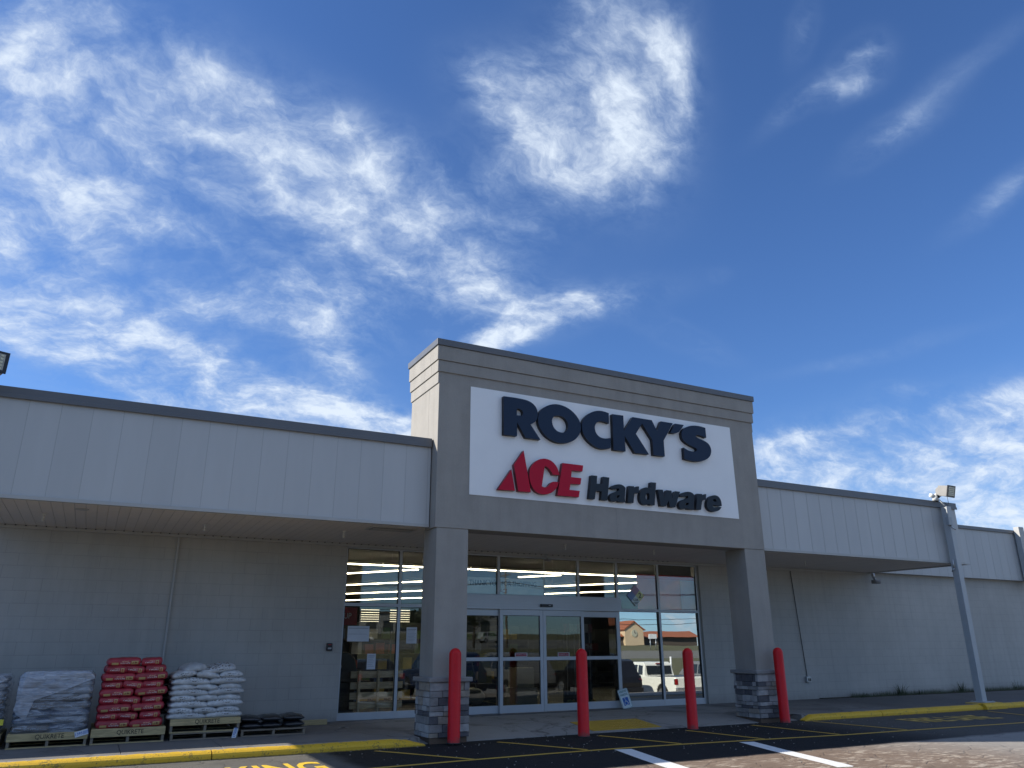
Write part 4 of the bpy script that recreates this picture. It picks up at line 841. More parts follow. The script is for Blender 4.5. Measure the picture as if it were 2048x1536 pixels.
def bag_mesh(L, Wd, H, e=3.2, pinch=.35, seed=0, wr=.008, flat=.0, nx=22, ny=14, ears=0., rumple=.010, power=.5, droop=0.):
    """filled sack: length L along x, width Wd along y"""
    bm = bmesh.new(); top = []; bot = []
    for i in range(nx+1):
        rt = []; rb = []
        for j in range(ny+1):
            u = -1+2*i/nx; v = -1+2*j/ny
            u = math.sin(u*math.pi/2)*.55+u*.45; v = math.sin(v*math.pi/2)*.6+v*.4
            f = max(0., (1-abs(u)**e))**power*max(0., (1-abs(v)**e))**power
            ear = 1-pinch*(1-abs(v))*0 - pinch*(abs(u)**6)*(1-abs(v)**2)*.35
            x = u*L/2*(1-(.06*abs(v)**4 if not ears else -.0)); y = v*Wd/2*(1-pinch*.25*abs(u)**5)
            p = Vector((x*9+seed*7.3, y*9, seed*3.1)); n = noise.noise(p); n2 = noise.noise(p*2.7)
            crease = noise.noise(Vector((x*28+seed, y*7, seed*2.)))
            h = H/2*f; dz = -droop*(abs(u)**2.5)
            edge = 1-min(1., f*1.4)
            rt.append(bm.verts.new((x+n2*wr*edge*2, y+n*wr*edge*2, dz+h+f*(n*rumple+n2*rumple*.5)+crease*wr*.6)))
            rb.append(bm.verts.new((x+n2*wr*edge*2, y+n*wr*edge*2, dz-h*(.92)+crease*wr*.6-.0015+f*n2*rumple*.4)) if 0 < i < nx and 0 < j < ny else rt[-1])
        top.append(rt); bot.append(rb)
    for i in range(nx):
        for j in range(ny):
            f = bm.faces.new((top[i][j], top[i+1][j], top[i+1][j+1], top[i][j+1])); f.smooth = True
            q = [bot[i][j], bot[i][j+1], bot[i+1][j+1], bot[i+1][j]]
            try: f = bm.faces.new(q); f.smooth = True
            except ValueError: pass
    bmesh.ops.recalc_face_normals(bm, faces=bm.faces)
    me = bpy.data.meshes.new('bag'); bm.to_mesh(me); bm.free(); return me
def rects(t, sx, sz, L):
    """mask of upright rectangles (x0,x1,z0,z1) in the bag's own coordinates"""
    tot = None
    for x0, x1, z0, z1 in L:
        a = M(t, 'MULTIPLY', M(t, 'GREATER_THAN', sx, x0), M(t, 'LESS_THAN', sx, x1)); c = M(t, 'MULTIPLY', M(t, 'GREATER_THAN', sz, z0), M(t, 'LESS_THAN', sz, z1))
        r = M(t, 'MULTIPLY', a, c); tot = r if tot is None else M(t, 'MAXIMUM', tot, r)
    return tot
def bag_material(name, base, rough, layers, top=None, coat=0., wrinkle=.5):
    m = bpy.data.materials.new(name); m.use_nodes = True; t = m.node_tree; b = t.nodes['Principled BSDF']
    tc = N(t, 'ShaderNodeTexCoord').outputs['Object']; sp = N(t, 'ShaderNodeSeparateXYZ'); t.links.new(tc, sp.inputs[0]); X, Y, Z = sp.outputs
    oi = N(t, 'ShaderNodeObjectInfo')
    n = NOISE(t, tc, 9., 5)
    cc = MIX(t, 1., c3(*base), MR(t, n, .3, .7, .85, 1.12), 'MULTIPLY'); cc = MIX(t, 1., cc, MR(t, oi.outputs['Random'], 0, 1, .88, 1.08), 'MULTIPLY')
    fr = M(t, 'LESS_THAN', Y, -.08)
    for L, col, brk in layers:
        k = M(t, 'MULTIPLY', rects(t, X, Z, L), fr)
        if brk:
            mp = N(t, 'ShaderNodeMapping'); t.links.new(tc, mp.inputs[0]); mp.inputs['Scale'].default_value = (brk, 1, brk*1.3)
            k = M(t, 'MULTIPLY', k, MR(t, NOISE(t, mp.outputs[0], 1., 2), .47, .53, 0, 1))
        cc = MIX(t, k, cc, c3(*col))
    if top:
        mp = N(t, 'ShaderNodeMapping'); t.links.new(tc, mp.inputs[0]); mp.inputs['Scale'].default_value = (26, 30, 30)
        k = M(t, 'MULTIPLY', rects(t, X, Z, [top[0]]), MR(t, NOISE(t, mp.outputs[0], 1., 2), .5, .56, 0, .85)); cc = MIX(t, k, cc, c3(*top[1]))
    t.links.new(cc, b.inputs['Base Color']); b.inputs['Roughness'].default_value = rough; b.inputs['Coat Weight'].default_value = coat; b.inputs['Coat Roughness'].default_value = .25
    st = N(t, 'ShaderNodeMapping'); t.links.new(tc, st.inputs[0]); st.inputs['Scale'].default_value = (1, 2.2, 2.2); st.inputs['Rotation'].default_value = (0, .3, .4)
    bn = N(t, 'ShaderNodeBump'); bn.inputs['Strength'].default_value = wrinkle; bn.inputs['Distance'].default_value = .012; t.links.new(NOISE(t, st.outputs[0], 16., 4, .6, 1.4), bn.inputs['Height']); t.links.new(bn.outputs[0], b.inputs['Normal']); return m
YEL = (.42, .30, .12); WHT = (.62, .58, .56); RED = (.30, .016, .032)
m_rl = bag_material('red_sack_long', RED, .42, [([(-.175, -.085, -.040, -.008), (.09, .185, -.036, .012)], YEL, 0), ([(.105, .125, -.03, .005), (.135, .17, -.028, .002)], (.16, .05, .03), 40), ([(-.06, .075, -.028, -.008)], WHT, 90), ([(-.04, .06, .0, .014)], (.55, .33, .2), 90)], coat=.2)
m_rs = bag_material('red_sack_short', RED, .42, [([(.055, .10, -.034, .022)], YEL, 0), ([(.065, .09, -.012, .010), (.065, .09, -.028, -.018)], (.30, .03, .04), 0), ([(-.09, .04, -.018, .002)], WHT, 90), ([(-.03, .04, .010, .022)], (.5, .3, .2), 90)], coat=.2)
m_wl = bag_material('white_sack_long', (.50, .53, .55), .5, [([(-.03, .10, .0, .016)], (.04, .04, .045), 60), ([(.12, .17, .002, .018)], (.2, .22, .24), 50)], ((-.2, .2, .03, .08), (.07, .06, .055)), .1, .8)
m_ws = bag_material('white_sack_short', (.52, .55, .57), .5, [([(-.07, .06, .004, .022)], (.08, .09, .10), 55), ([(-.06, .05, -.022, -.006)], (.03, .03, .035), 60), ([(-.12, -.085, -.02, .01), (.09, .12, -.01, .014)], (.25, .28, .32), 60)], None, .1, .8)
m_wp = bag_material('white_sack_plain', (.50, .53, .55), .5, [], None, .1, 1.)
m_bl = bag_material('black_sack', (.012, .015, .020), .28, [], None, .5, .8)
m_dk = [bag_material('dark_sack_%s' % n, c, .35, [([(-.1, .12, -.02, .012)], (.22, .25, .28), 70)], None, .3, .8) for n, c in (('blue', (.035, .05, .085)), ('brown', (.085, .065, .045)), ('grey', (.12, .125, .13)), ('pale', (.26, .28, .31)))]
ORD = ['bottom', 'second', 'third', 'fourth', 'fifth', 'sixth', 'seventh', 'eighth', 'top']
def put_bag(name, me, x, y, z, rz, ry, lab, cat, grp, rx=0.):
    o = bpy.data.objects.new(name, me); COL.objects.link(o); o.location = (x, y, z); o.rotation_euler = (math.radians(rx), math.radians(ry), math.radians(rz)); return tag(o, lab, cat, grp)
def lib(n, L, Wd, H, m, **kw):
    out = []
    for i in range(n):
        me = bag_mesh(L, Wd, H, seed=i+len(m.name)+L*10, **kw); me.materials.append(m); out.append(me)
    return out
RLm = lib(3, .47, .38, .126, m_rl, e=8., pinch=.12, wr=.006, rumple=.007, power=.34); RSm = lib(3, .30, .44, .126, m_rs, e=7., pinch=.12, wr=.006, rumple=.008, power=.34)
rows = [(.322+.054+.1075*i-.012, 'LSLSLSLST'[i]) for i in range(9)]
SIDE2 = ['left', 'right']; SIDE3 = ['left', 'middle', 'right']; rb = random.Random(11)
for r, (z, ty) in enumerate(rows):
    sh = .03*(8-r)/8 - .0
    zc = z+.012
    if ty in 'LT':
        if ty == 'L':
            for q, xx in enumerate((.515, .965)):
                put_bag('red_bag', RLm[(r+q) % 3], xx+rb.uniform(-.012, .012)+(.0 if q else 0), PY+.20+rb.uniform(-.015, .015), zc+(.02 if q and r else 0)*.6, rb.uniform(-2, 2), rb.uniform(-1.5, .5)-(2. if q else 0), 'red bag lengthwise, %s one in the %s row of the red stack' % (SIDE2[q], ORD[r]), 'bag', 'red bags stacked on the pallet')
        else:
            put_bag('red_bag', RLm[1], .55, PY+.21, 1.238, 2, -1, 'longer of the two red bags on top, at the left of the stack', 'bag', 'red bags stacked on the pallet')
            put_bag('red_bag', RSm[2], .945, PY+.24, 1.236, -5, -3, 'shorter of the two red bags on top, at the right of the stack', 'bag', 'red bags stacked on the pallet')
    else:
        for q, xx in enumerate((.435, .70, .99)):
            rot = 6. if q == 1 else (-3. if q == 2 and r < 5 else 0)
            put_bag('red_bag', RSm[(r+q) % 3], xx+rb.uniform(-.01, .01)+(.02 if r == 7 else 0), PY+.23+rb.uniform(-.02, .02), zc+(.004 if q == 2 else 0), rb.uniform(-3, 3), rot+rb.uniform(-1, 1), 'red bag end on, %s one in the %s row of the red stack' % (SIDE3[q], ORD[r]), 'bag', 'red bags stacked on the pallet')
# the dark fill of the stack's rear half is simply more red bags
for r, (z, ty) in enumerate(rows[:-1]):
    for q, xx in enumerate((.53, .96)):
        put_bag('red_bag', RLm[(r+q) % 3], xx, PY+.66, z+.012, rb.uniform(-3, 3)+180, 0, 'red bag at the back of its stack, %s, %s row' % (SIDE2[q], ORD[r]), 'bag', 'rear red bags')
WLm = lib(3, .58, .38, .125, m_wl, e=3.0, pinch=.6, droop=.018, wr=.012, rumple=.012); WSm = lib(3, .37, .46, .128, m_ws, e=2.9, droop=.012, pinch=.5, wr=.010, rumple=.012); WPm = lib(3, .38, .44, .128, m_wp, e=2.6, droop=.014, pinch=.9, wr=.016, rumple=.018)
wrows = [(.447, 'L'), (.522, 'S'), (.612, 'L'), (.700, 'P'), (.782, 'L'), (.858, 'PP'), (.940, 'L'), (1.035, 'M'), (1.125, 'T')]
for r, (z, ty) in enumerate(wrows):
    lab = 'white bag, %s one in the %s row of the white stack'
    if ty == 'L':
        for q, xx in enumerate((1.535+.0, 2.06)):
            put_bag('white_bag', WLm[(r+q) % 3] if not (r == 0) else WPm[q] if False else WLm[(r+q) % 3], xx+rb.uniform(-.01, .01), PY+.19, z+(.008 if q else 0), rb.uniform(-3, 3), -1.5 if q else 1., lab % (SIDE2[q], ORD[r]), 'bag', 'white bags stacked on two pallets')
    elif ty in ('S', 'P', 'PP', 'M'):
        ms = {'S': (WSm, WSm, WSm), 'P': (WSm, WPm, WPm), 'PP': (WPm, WPm, WPm), 'M': (WSm, WPm, WSm)}[ty]
        for q, xx in enumerate((1.44, 1.78, 2.13)):
            put_bag('white_bag', ms[q][(r+q) % 3], xx+rb.uniform(-.012, .012), PY+.23, z+(.012 if ty == 'M' and q == 0 else 0), rb.uniform(-5, 5), (-9 if ty == 'M' and q == 0 else 6 if q == 1 and ty in ('PP', 'M') else rb.uniform(-2, 2)), lab % (SIDE3[q], ORD[r]), 'bag', 'white bags stacked on two pallets')
put_bag('white_bag', WPm[1], 1.55, PY+.24, 1.138, 12, -8, 'crumpled white bag at the top left of the white stack', 'bag', 'white bags stacked on two pallets', 4)
o = put_bag('white_bag', WLm[2], 1.90, PY+.22, 1.128, 4, -8, 'long white bag with dark print, slumped on the top right of the white stack', 'bag', 'white bags stacked on two pallets', 10)
for r, (z, ty) in enumerate(wrows[:-1]):
    for q, xx in enumerate((1.55, 2.04)):
        put_bag('white_bag', WLm[(r+q) % 3], xx, PY+.66, z, 180+rb.uniform(-3, 3), 0, 'white bag at the back of its stack, %s, %s row' % (SIDE2[q], ORD[r]), 'bag', 'rear white bags')
BLm = lib(3, .36, .5, .115, m_bl, e=2.4, pinch=.6, wr=.012, rumple=.016)
for q, xx in enumerate((2.50, 2.83, 3.17)):
    put_bag('black_bag', BLm[q], xx, PY+.27, .262, rb.uniform(-5, 5), 0, '%s black bag of the lower layer on the low pallet' % SIDE3[q], 'bag', 'glossy black bags on the low pallet')
    put_bag('black_bag', BLm[(q+1) % 3], xx-.01, PY+.28, .358, rb.uniform(-8, 8), rb.uniform(-3, 3), '%s black bag of the upper layer on the low pallet' % SIDE3[q], 'bag', 'glossy black bags on the low pallet')
# dark bag spilling behind the white stack
for r in range(6):
    put_bag('black_bag', BLm[r % 3], 1.36-.01*r+.04, PY+1.0, .47+.1*r, 90, 0, 'black bag in the rear column left of the white stack, row %s from below' % ORD[r], 'bag', 'black bags behind the white stack')
# wrapped loads
DKm = [lib(2, .52, .42, .112, m, e=5.5, pinch=.2, wr=.007, rumple=.007, power=.45) for m in m_dk]
pick = [[1, 0], [0, 2], [0, 0], [1, 2], [1, 1], [0, 3], [2, 3], [3, 3]]
def wrapped(x0, x1, ztop, tagw, nl, full):
    n = 8; dz = (ztop-.315)/n
    for r in range(n):
        for q in range(2):
            w = (x1-x0)/2
            put_bag('dark_bag', DKm[pick[r][q]][(r+q) % 2], x0+w*(q+.5), PY+.24, .315+dz*(r+.5), rb.uniform(-2, 2), rb.uniform(-1, 1), 'dark bag in the %s, %s one in the %s row' % (tagw, SIDE2[q], ORD[r] if r < 7 else 'top'), 'bag', 'dark bags in the wrapped loads')
            put_bag('dark_bag', DKm[pick[r][q]][(r+q) % 2], x0+w*(q+.5), PY+.70, .315+dz*(r+.5), 180, 0, 'dark bag at the back of the %s, %s, %s row' % (tagw, SIDE2[q], ORD[r]), 'bag', 'dark bags in the wrapped loads')
m_film1 = None
def film(name, white, op0, op1, rough, sc, bs):
    m = bpy.data.materials.new(name); m.use_nodes = True; t = m.node_tree; t.nodes.clear(); o = N(t, 'ShaderNodeOutputMaterial')
    tc = N(t, 'ShaderNodeTexCoord').outputs['Object']; mp = N(t, 'ShaderNodeMapping'); t.links.new(tc, mp.inputs[0]); mp.inputs['Scale'].default_value = (.7, 1, 5.)
    mp.inputs['Rotation'].default_value = (0, math.radians(6), 0)
    n = NOISE(t, mp.outputs[0], sc, 6, .6, 1.); bn = N(t, 'ShaderNodeBump'); bn.inputs['Strength'].default_value = 1.; bn.inputs['Distance'].default_value = bs
    t.links.new(n, bn.inputs['Height'])
    p = N(t, 'ShaderNodeBsdfPrincipled'); p.inputs['Base Color'].default_value = c3(*white); p.inputs['Roughness'].default_value = rough; t.links.new(bn.outputs[0], p.inputs['Normal'])
    tr = N(t, 'ShaderNodeBsdfTransparent'); mx = N(t, 'ShaderNodeMixShader'); t.links.new(MR(t, n, .35, .7, op0, op1), mx.inputs[0]); t.links.new(tr.outputs[0], mx.inputs[1]); t.links.new(p.outputs[0], mx.inputs[2]); t.links.new(mx.outputs[0], o.inputs[0]); return m
m_clear = film('clear_stretch_film', (.50, .56, .64), .10, .62, .16, 5., .02); m_sheet = film('white_plastic_sheet', (.55, .60, .68), .42, .85, .3, 6., .03)
def wrap(x0, x1, z0, z1, lab, loose=True):
    k = tag(empty('plastic_wrap', ((x0+x1)/2, PY+.4, z0)), lab, 'plastic wrap'); bpy.context.view_layer.update()
    # wavy sleeve around the load: front, both sides, top
    def sheet(fn, nu, nv, m, name):
        b = MB(); G = [[b.bm.verts.new(fn(i/nu, j/nv)) for j in range(nv+1)] for i in range(nu+1)]
        for i in range(nu):
            for j in range(nv): f = b.bm.faces.new((G[i][j], G[i+1][j], G[i+1][j+1], G[i][j+1])); f.smooth = True
        return child(b.build(name, m), k)
    per = [(x0, PY+1.05), (x0, PY+.10), (x0+.06, PY-.005), (x1-.06, PY-.005), (x1, PY+.10), (x1, PY+1.05)]
    cum = [0]
    for a, c in zip(per, per[1:]): cum.append(cum[-1]+math.dist(a, c))
    def body(u, v):
        s = u*cum[-1]
        for i in range(5):
            if s <= cum[i+1]+1e-9: break
        f = (s-cum[i])/(cum[i+1]-cum[i]); x = per[i][0]*(1-f)+per[i+1][0]*f; y = per[i][1]*(1-f)+per[i+1][1]*f
        z = z0+(z1-z0)*v; w = noise.noise((x*5, y*5, z*14))*.012+abs(math.sin(z/.1*math.pi))*.016
        cx, cy = (x0+x1)/2, PY+.5; d = Vector((x-cx, y-cy, 0)).normalized()
        inn = .05*max(0, (v-.88)/.12)**2
        return (x+d.x*(w-inn), y+d.y*(w-inn), z)
    sheet(body, 70, 46, m_clear, 'stretch_film')
    def lid(u, v):
        x = x0+.03+(x1-x0-.06)*u; y = PY+.03+1.0*v; z = z1-.012+noise.noise((x*4, y*4, 3))*.02+.012*math.sin(u*math.pi)
        return (x, y, z)
    sheet(lid, 20, 14, m_sheet, 'top_sheet')
    if loose:
        def hang(u, v):
            # white sheet hanging over the front: long on the left, climbing to the right corner
            low = z0+(z1-z0)*(.53+.0*u) if u < .0 else (.485 if u < .17 else .485+(.26)*min(1, (u-.17)/.07) if u < .24 else .745+.27*((u-.24)/.76)**1.15)
            if u < .17: low = .60-.115*math.sin(u/.17*math.pi*.5)
            rnd_ = .07*max(0, (.10-u)/.10)**2+.07*max(0, (u-.90)/.10)**2+.012*noise.noise((u*9, 0, 2))
            z = z1+.004-rnd_+(low-z1+rnd_)*v; x = x0-.0+(x1-x0)*u+.03*(z-z0)*(1 if u < .08 else 0)*0+noise.noise((z*9, u*3, 5))*.012
            y = PY-.035-noise.noise((x*6, z*9, 1))*.03-noise.noise((x*17, z*30, 4))*.01-.012*math.sin(z*30+x*6)+(.05*(1-v*6) if v < .16 else 0)+.05*max(0, (.06-u)/.06)
            return (x, y, z)
        sheet(hang, 60, 26, m_sheet, 'loose_sheet')
    return k
wrapped(-.745, .16, 1.09, 'wrapped load', None, True); wrap(-.765, .185, .30, 1.115, 'crinkled clear and white plastic wrap around the dark bags left of the red stack')
wrapped(-1.9, -.93, 1.06, 'load cut by the left edge', None, True); wrap(-1.92, -.895, .30, 1.08, 'plastic wrap on the load cut off by the left edge of the photo', True)
b = MB(); v = b.box(-.99, -.86, PY-.045, PY-.042, .43, .505); tag(b.build('yellow_tag', mat('tag_yellow', (.6, .55, .05), .6), loc=(-.92, PY-.04, .46)), 'small yellow tag stuck on the wrapped load at the left edge', 'tag')
def price(x, z, rot, w, h, lab, words):
    k = tag(empty('price_card', (x, PY-.035, z)), lab, 'price card', 'price cards on the pallets'); k.rotation_euler = (0, math.radians(rot), 0)
    b = MB(); b.box(-w/2, w/2, -.001, .001, -h/2, h/2, m_paper); o = b.build('card'); o.parent = k
    b = MB(); b.mesh(text_mesh(words, .05, .0004, .001), T(-w*.2, -.0018, 0) @ UP, m_sblue)
    for i in range(6): b.box(w*.12+i*.012, w*.12+i*.012+.006, -.0022, -.0016, -h*.3, h*.3, m_sblue)
    o = b.build('print'); o.parent = k
price(.125, .283, -15, .17, .075, 'white price card hanging at a slant on the pallet of wrapped bags', '1395')
price(2.245, .175, -80, .15, .065, 'white price card standing upright against the lower pallet of the white bags', '1175')
# litter on the sidewalk and gravel in the lot
b = MB(); rl = random.Random(4)
for i in range(260):
    x = rl.uniform(3.4, 14.5); y = rl.uniform(9.2, 12.1) if i % 3 else rl.uniform(11.5, 12.3); s = rl.uniform(.003, .009)
    if x > 12.8 and y > 12: continue
    b.box(x-s, x+s, y-s*.8, y+s*.7, 0, s*1.1, None, None)
tag(b.build('gravel', mat('pale_grit', (.26, .25, .23), .9)), 'loose pale grit scattered on the black asphalt', 'gravel', kind='stuff')
b = MB(); b.quad((4.05, 14.2, .116), (4.16, 14.17, .13), (4.2, 14.23, .118), (4.1, 14.27, .117)); b.quad((4.16, 14.17, .13), (4.25, 14.19, .117), (4.22, 14.25, .12), (4.2, 14.23, .118)); tag(b.build('paper_scrap', m_paper), 'small crumpled paper scrap on the sidewalk before the tall left window', 'litter')
# weeds along the right wall
def blades(cx, cy, n, h, r, rnd, z=.11):
    b = MB()
    for _ in range(n):
        a = rnd.uniform(0, 2*math.pi); rr = r*rnd.random()**.7; x, y = cx+rr*math.cos(a)*.9, cy+rr*math.sin(a)*.6; L = h*rnd.uniform(.5, 1.1); ln = rnd.uniform(.1, .8); w = rnd.uniform(.004, .009)
        dx, dy = math.cos(a)*ln*L, math.sin(a)*ln*L*.7; px, py = -math.sin(a)*w, math.cos(a)*w; pv = None
        for s in range(5):
            f = s/4; p = Vector((x+dx*f*f, y+dy*f*f, z+L*(f-.28*ln*f*f))); ww = 1-f*.92
            c = (b.bm.verts.new((p.x-px*ww, p.y-py*ww, p.z)), b.bm.verts.new((p.x+px*ww, p.y+py*ww, p.z)))
            if pv: b.bm.faces.new((pv[0], pv[1], c[1], c[0]))
            pv = c
    return b
m_grass = mat('dull_weed_green', (.045, .065, .028), .6, 0, .5, 6.)
rw = random.Random(9)
for cx, n, h, r, l in ((20.2, 70, .34, .22, 'tallest weed tuft at the foot of the right wall, left of the post'), (22.9, 50, .34, .2, 'weed tuft at the foot of the wall just right of the post'), (25.6, 34, .32, .18, 'small weed tuft near the right edge of the photo'), (18.7, 26, .15, .16, 'low weed tuft at the wall, leftmost of the weeds'), (21.0, 30, .16, .2, 'low weed tuft between the two tall tufts')):
    tag(blades(cx, 15.33, n, h, r, rw).build('weed_tuft', m_grass, loc=(cx, 15.33, .11)), l, 'weed', 'weeds along the wall')
b = blades(17.6, 15.38, 1, .02, .01, rw)
m_soil = mat('soil', (.05, .042, .03), .95, 0, .4, 8., .6, 40)
bs = MB(); P = [(17.2+i*.5, 15.38-.12*min(1, i/8)-.05*noise.noise((i*.7, 0, 0))) for i in range(56)]
bs.prism(P+[(44.7, 15.495), (17.2, 15.495)], 'z', .108, .128); tag(bs.build('soil_strip', m_soil), 'dark strip of soil at the foot of the right wall', kind='structure')
for i in range(2600):
    x = 18.3+rw.random()*11; h = rw.uniform(.04, .15)*(.6+.6*noise.noise((x*1.5, 0, 7))+.4); w = .009; y = 15.36+rw.uniform(-.12, .12)*min(1, (x-17)/2); a = rw.uniform(-.04, .04)
    b.bm.faces.new([b.bm.verts.new(p) for p in ((x-w, y, .11), (x+w, y+.004, .11), (x+a, y+rw.uniform(-.03, .03), .11+h))])
tag(b.build('wall_grass', m_grass), 'thin strip of grass and dirt along the foot of the right wall', 'grass', kind='stuff')
# ------------------------------------------------------------------ inside the shop
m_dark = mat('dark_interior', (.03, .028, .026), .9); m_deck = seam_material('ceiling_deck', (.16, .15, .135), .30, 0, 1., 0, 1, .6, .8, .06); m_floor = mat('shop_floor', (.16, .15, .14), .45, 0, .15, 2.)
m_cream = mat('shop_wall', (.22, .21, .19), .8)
room = tag(empty('shop_interior', (8, 30, .1)), 'dim shop room seen through the storefront glass', 'room'); bpy.context.view_layer.update()
room['kind'] = 'structure'
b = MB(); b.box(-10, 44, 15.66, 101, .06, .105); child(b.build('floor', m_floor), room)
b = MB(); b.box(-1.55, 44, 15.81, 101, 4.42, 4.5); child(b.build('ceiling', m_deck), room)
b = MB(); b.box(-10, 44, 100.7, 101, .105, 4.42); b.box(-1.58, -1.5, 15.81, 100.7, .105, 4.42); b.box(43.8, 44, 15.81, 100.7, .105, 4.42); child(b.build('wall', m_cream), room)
m_tube = mat('lit_tube', (.9, .85, .7), .5, emis=(1., .86, .60), es=9.0)
tl = None
m_tube2 = mat('far_lit_tube', (.9, .85, .7), .5, emis=(1., .86, .60), es=1.6)
def light(x0, y0, x1, y1, z=4.0, lab='', w=.042, mt=None):
    b = MB(); a = math.atan2(y1-y0, x1-x0); L = math.hypot(x1-x0, y1-y0)
    b.box(-L/2, L/2, -w, w, -.03, .0, mt or m_tube); b.box(-L/2, L/2, -w*1.4, w*1.4, .002, .07, m_white)
    for s in (-.4, .4): b.tube([(L*s, 0, .07), (L*s, 0, 4.42-z)], .004, 5, m_galv)
    o = b.build('ceiling_light'); o.location = ((x0+x1)/2, (y0+y1)/2, z); o.rotation_euler = (0, 0, a)
    return tag(o, lab, 'ceiling light', 'fluorescent lights inside the store')
X0 = 6.95
for i, (a, c) in enumerate(((5.0, 8.25), (8.31, 11.45), (11.51, 15.2), (15.27, 18.9))):
    light(a, 25.05, c, 25.05, 4.0, 'long fluorescent light of the row nearest the glass, %s section' % ['first', 'second', 'third', 'last'][i])
DIR = Vector((-.57, .82))
for i, (x, y, L) in enumerate(((9.9, 25.95, 5.), (12.9, 29.4, 9.), (15.2, 34.3, 9), (17.1, 39.9, 9.), (15.6, 25.75, 1.8), (20.9, 27.0, 5.2), (23.3, 31.8, 5))):
    light(x, y, x+DIR.x*L, y+DIR.y*L, 4.0, 'slanting fluorescent light number %s counted back from the glass' % ['one', 'two', 'three', 'four', 'five', 'six', 'seven'][i])
ORD7 = ['one', 'two', 'three', 'four', 'five', 'six', 'seven']
for i in range(7):
    y = (57, 61.5, 66, 71, 77, 84, 93)[i]
    light(.306*y, y, .330*y, y, 4.0, 'short far light in the left file inside, row %s from the front' % ORD7[i], .04, m_tube2)
    light(.345*y, y, .372*y, y, 4.0, 'short far light in the right file inside, row %s from the front' % ORD7[i], .04, m_tube2)
for i, (x, y) in enumerate(((5.6, 18.3), (9.6, 18.3), (13.6, 18.3), (5.4, 20.1), (9.4, 20.1), (13.4, 20.1))):  # extra unseen lamps, added to brighten the goods just behind the glass
    light(x, y, x+3.6, y, 4.0, '%s added fill light over the shop front, unseen above the window heads' % ['first', 'second', 'third', 'fourth', 'fifth', 'sixth'][i])
# shelving runs with goods
m_shelf = mat('shelf_steel', (.06, .06, .06), .6); GC = [mat('goods_%s' % n, c, .5) for n, c in (('green', (.10, .18, .05)), ('ochre', (.5, .36, .08)), ('rust', (.4, .08, .05)), ('slate', (.10, .14, .22)), ('cream', (.6, .56, .46)), ('black', (.02, .02, .02)))]
gm = []
for m in GC:
    b = MB(); b.box(-.11, .11, -.1, .1, 0, .22); b.box(-.085, .085, -.104, -.1, .05, .16, GC[4] if m != GC[4] else GC[2])
    b.mats = [m, GC[4] if m != GC[4] else GC[2]]; o = b.build('boxed_goods', bevel=.008); gm.append(o.data); bpy.data.objects.remove(o)
rg = random.Random(5)
def shelf(x0, x1, y, lab, goods=True, h=1.9):
    k = tag(empty('shelf_unit', ((x0+x1)/2, y, .105)), lab, 'shelf', 'shelf units inside the store'); bpy.context.view_layer.update()
    b = MB(); b.box(x0, x1, y+.24, y+.28, .105, .105+h); 
    n = max(1, round((x1-x0)/1.2))
    for i in range(n+1): xx = x0+(x1-x0)*i/n; b.box(xx-.02, xx+.02, y-.25, y+.24, .105, .105+h)
    child(b.build('frame', m_shelf), k)
    for j in range(5):
        z = .2+j*(h-.15)/5; b = MB(); b.box(x0+.02, x1-.02, y-.24, y+.238, z, z+.025); child(b.build('shelf_board', m_shelf), k)
        if goods:
            x = x0+.15
            while x < x1-.15:
                if rg.random() < .8:
                    o = bpy.data.objects.new('boxed_goods', rg.choice(gm)); COL.objects.link(o); o.location = (x, y-.1, z+.026); s = rg.uniform(.7, 1.15); o.scale = (s, 1, min(1.25, s*rg.uniform(.8, 1.3))); o.rotation_euler = (0, 0, rg.uniform(-.1, .1))
                    tag(o, 'small packaged product standing on the dark shelves inside the store', 'packaged goods', 'goods on the interior shelves')
                x += rg.uniform(.26, .42)
for x0, x1, y, l, g in ((5.2, 8.0, 19.2, 'dark shelf unit inside, behind the tall left window', True), (8.6, 11.2, 20.6, 'dark shelf unit inside, behind the sliding doors', True), (6.0, 11.0, 24., 'long dark shelf unit deep inside behind the left glass', True), (12.0, 17., 24., 'long dark shelf unit deep inside behind the doors', False), (9, 20, 31., 'farthest long shelf run inside the store', False)):
    shelf(x0, x1, y, l, g)
# dark partition behind the mirror-like right windows, with a red board above
b = MB(); b.box(11.0, 13.9, 15.78, 15.84, .106, 2.22); tag(b.build('display_back_panel', m_dark, loc=(12.4, 15.8, .1)), 'dark panel inside blocking the lower right windows', 'panel')
b = MB(); b.box(11.70, 13.9, 15.72, 15.74, 2.25, 3.05, mat('dull_pink_board', (.75, .22, .24), .6)); b.box(11.68, 13.9, 15.69, 15.715, 3.0, 3.1, mat('dull_red_band', (.65, .03, .03), .5)); b.box(13.0, 13.9, 15.67, 15.685, 2.25, 2.99, mat('mauve_board', (.5, .38, .5), .6)); tag(b.build('red_display_board', loc=(13.5, 16.9, 2)), 'dull red display board hanging inside behind the upper right windows', 'display board')
def sign_box(name, x0, x1, y, z0, z1, m, words, mw, size, lab, cat='sign', sx=.85):
    k = tag(empty(name, ((x0+x1)/2, y, z0)), lab, cat); bpy.context.view_layer.update()
    b = MB(); b.box(x0, x1, y, y+.01, z0, z1); child(b.build('sign_board', m), k)
    if words:
        b = MB(); z = z1
        for w, s, dz, mm in words: b.mesh(text_mesh(w, s, .003, .002), T((x0+x1)/2, y-.003, z1-dz) @ S(sx, 1, 1) @ UP, mm or mw)
        child(b.build('sign_lettering'), k)
    return k
m_dr = mat('dim_red_sign', (.30, .02, .035), .5); m_dw = mat('dim_white', (.55, .55, .55), .5); m_dn = mat('dim_navy', (.10, .13, .19), .5)
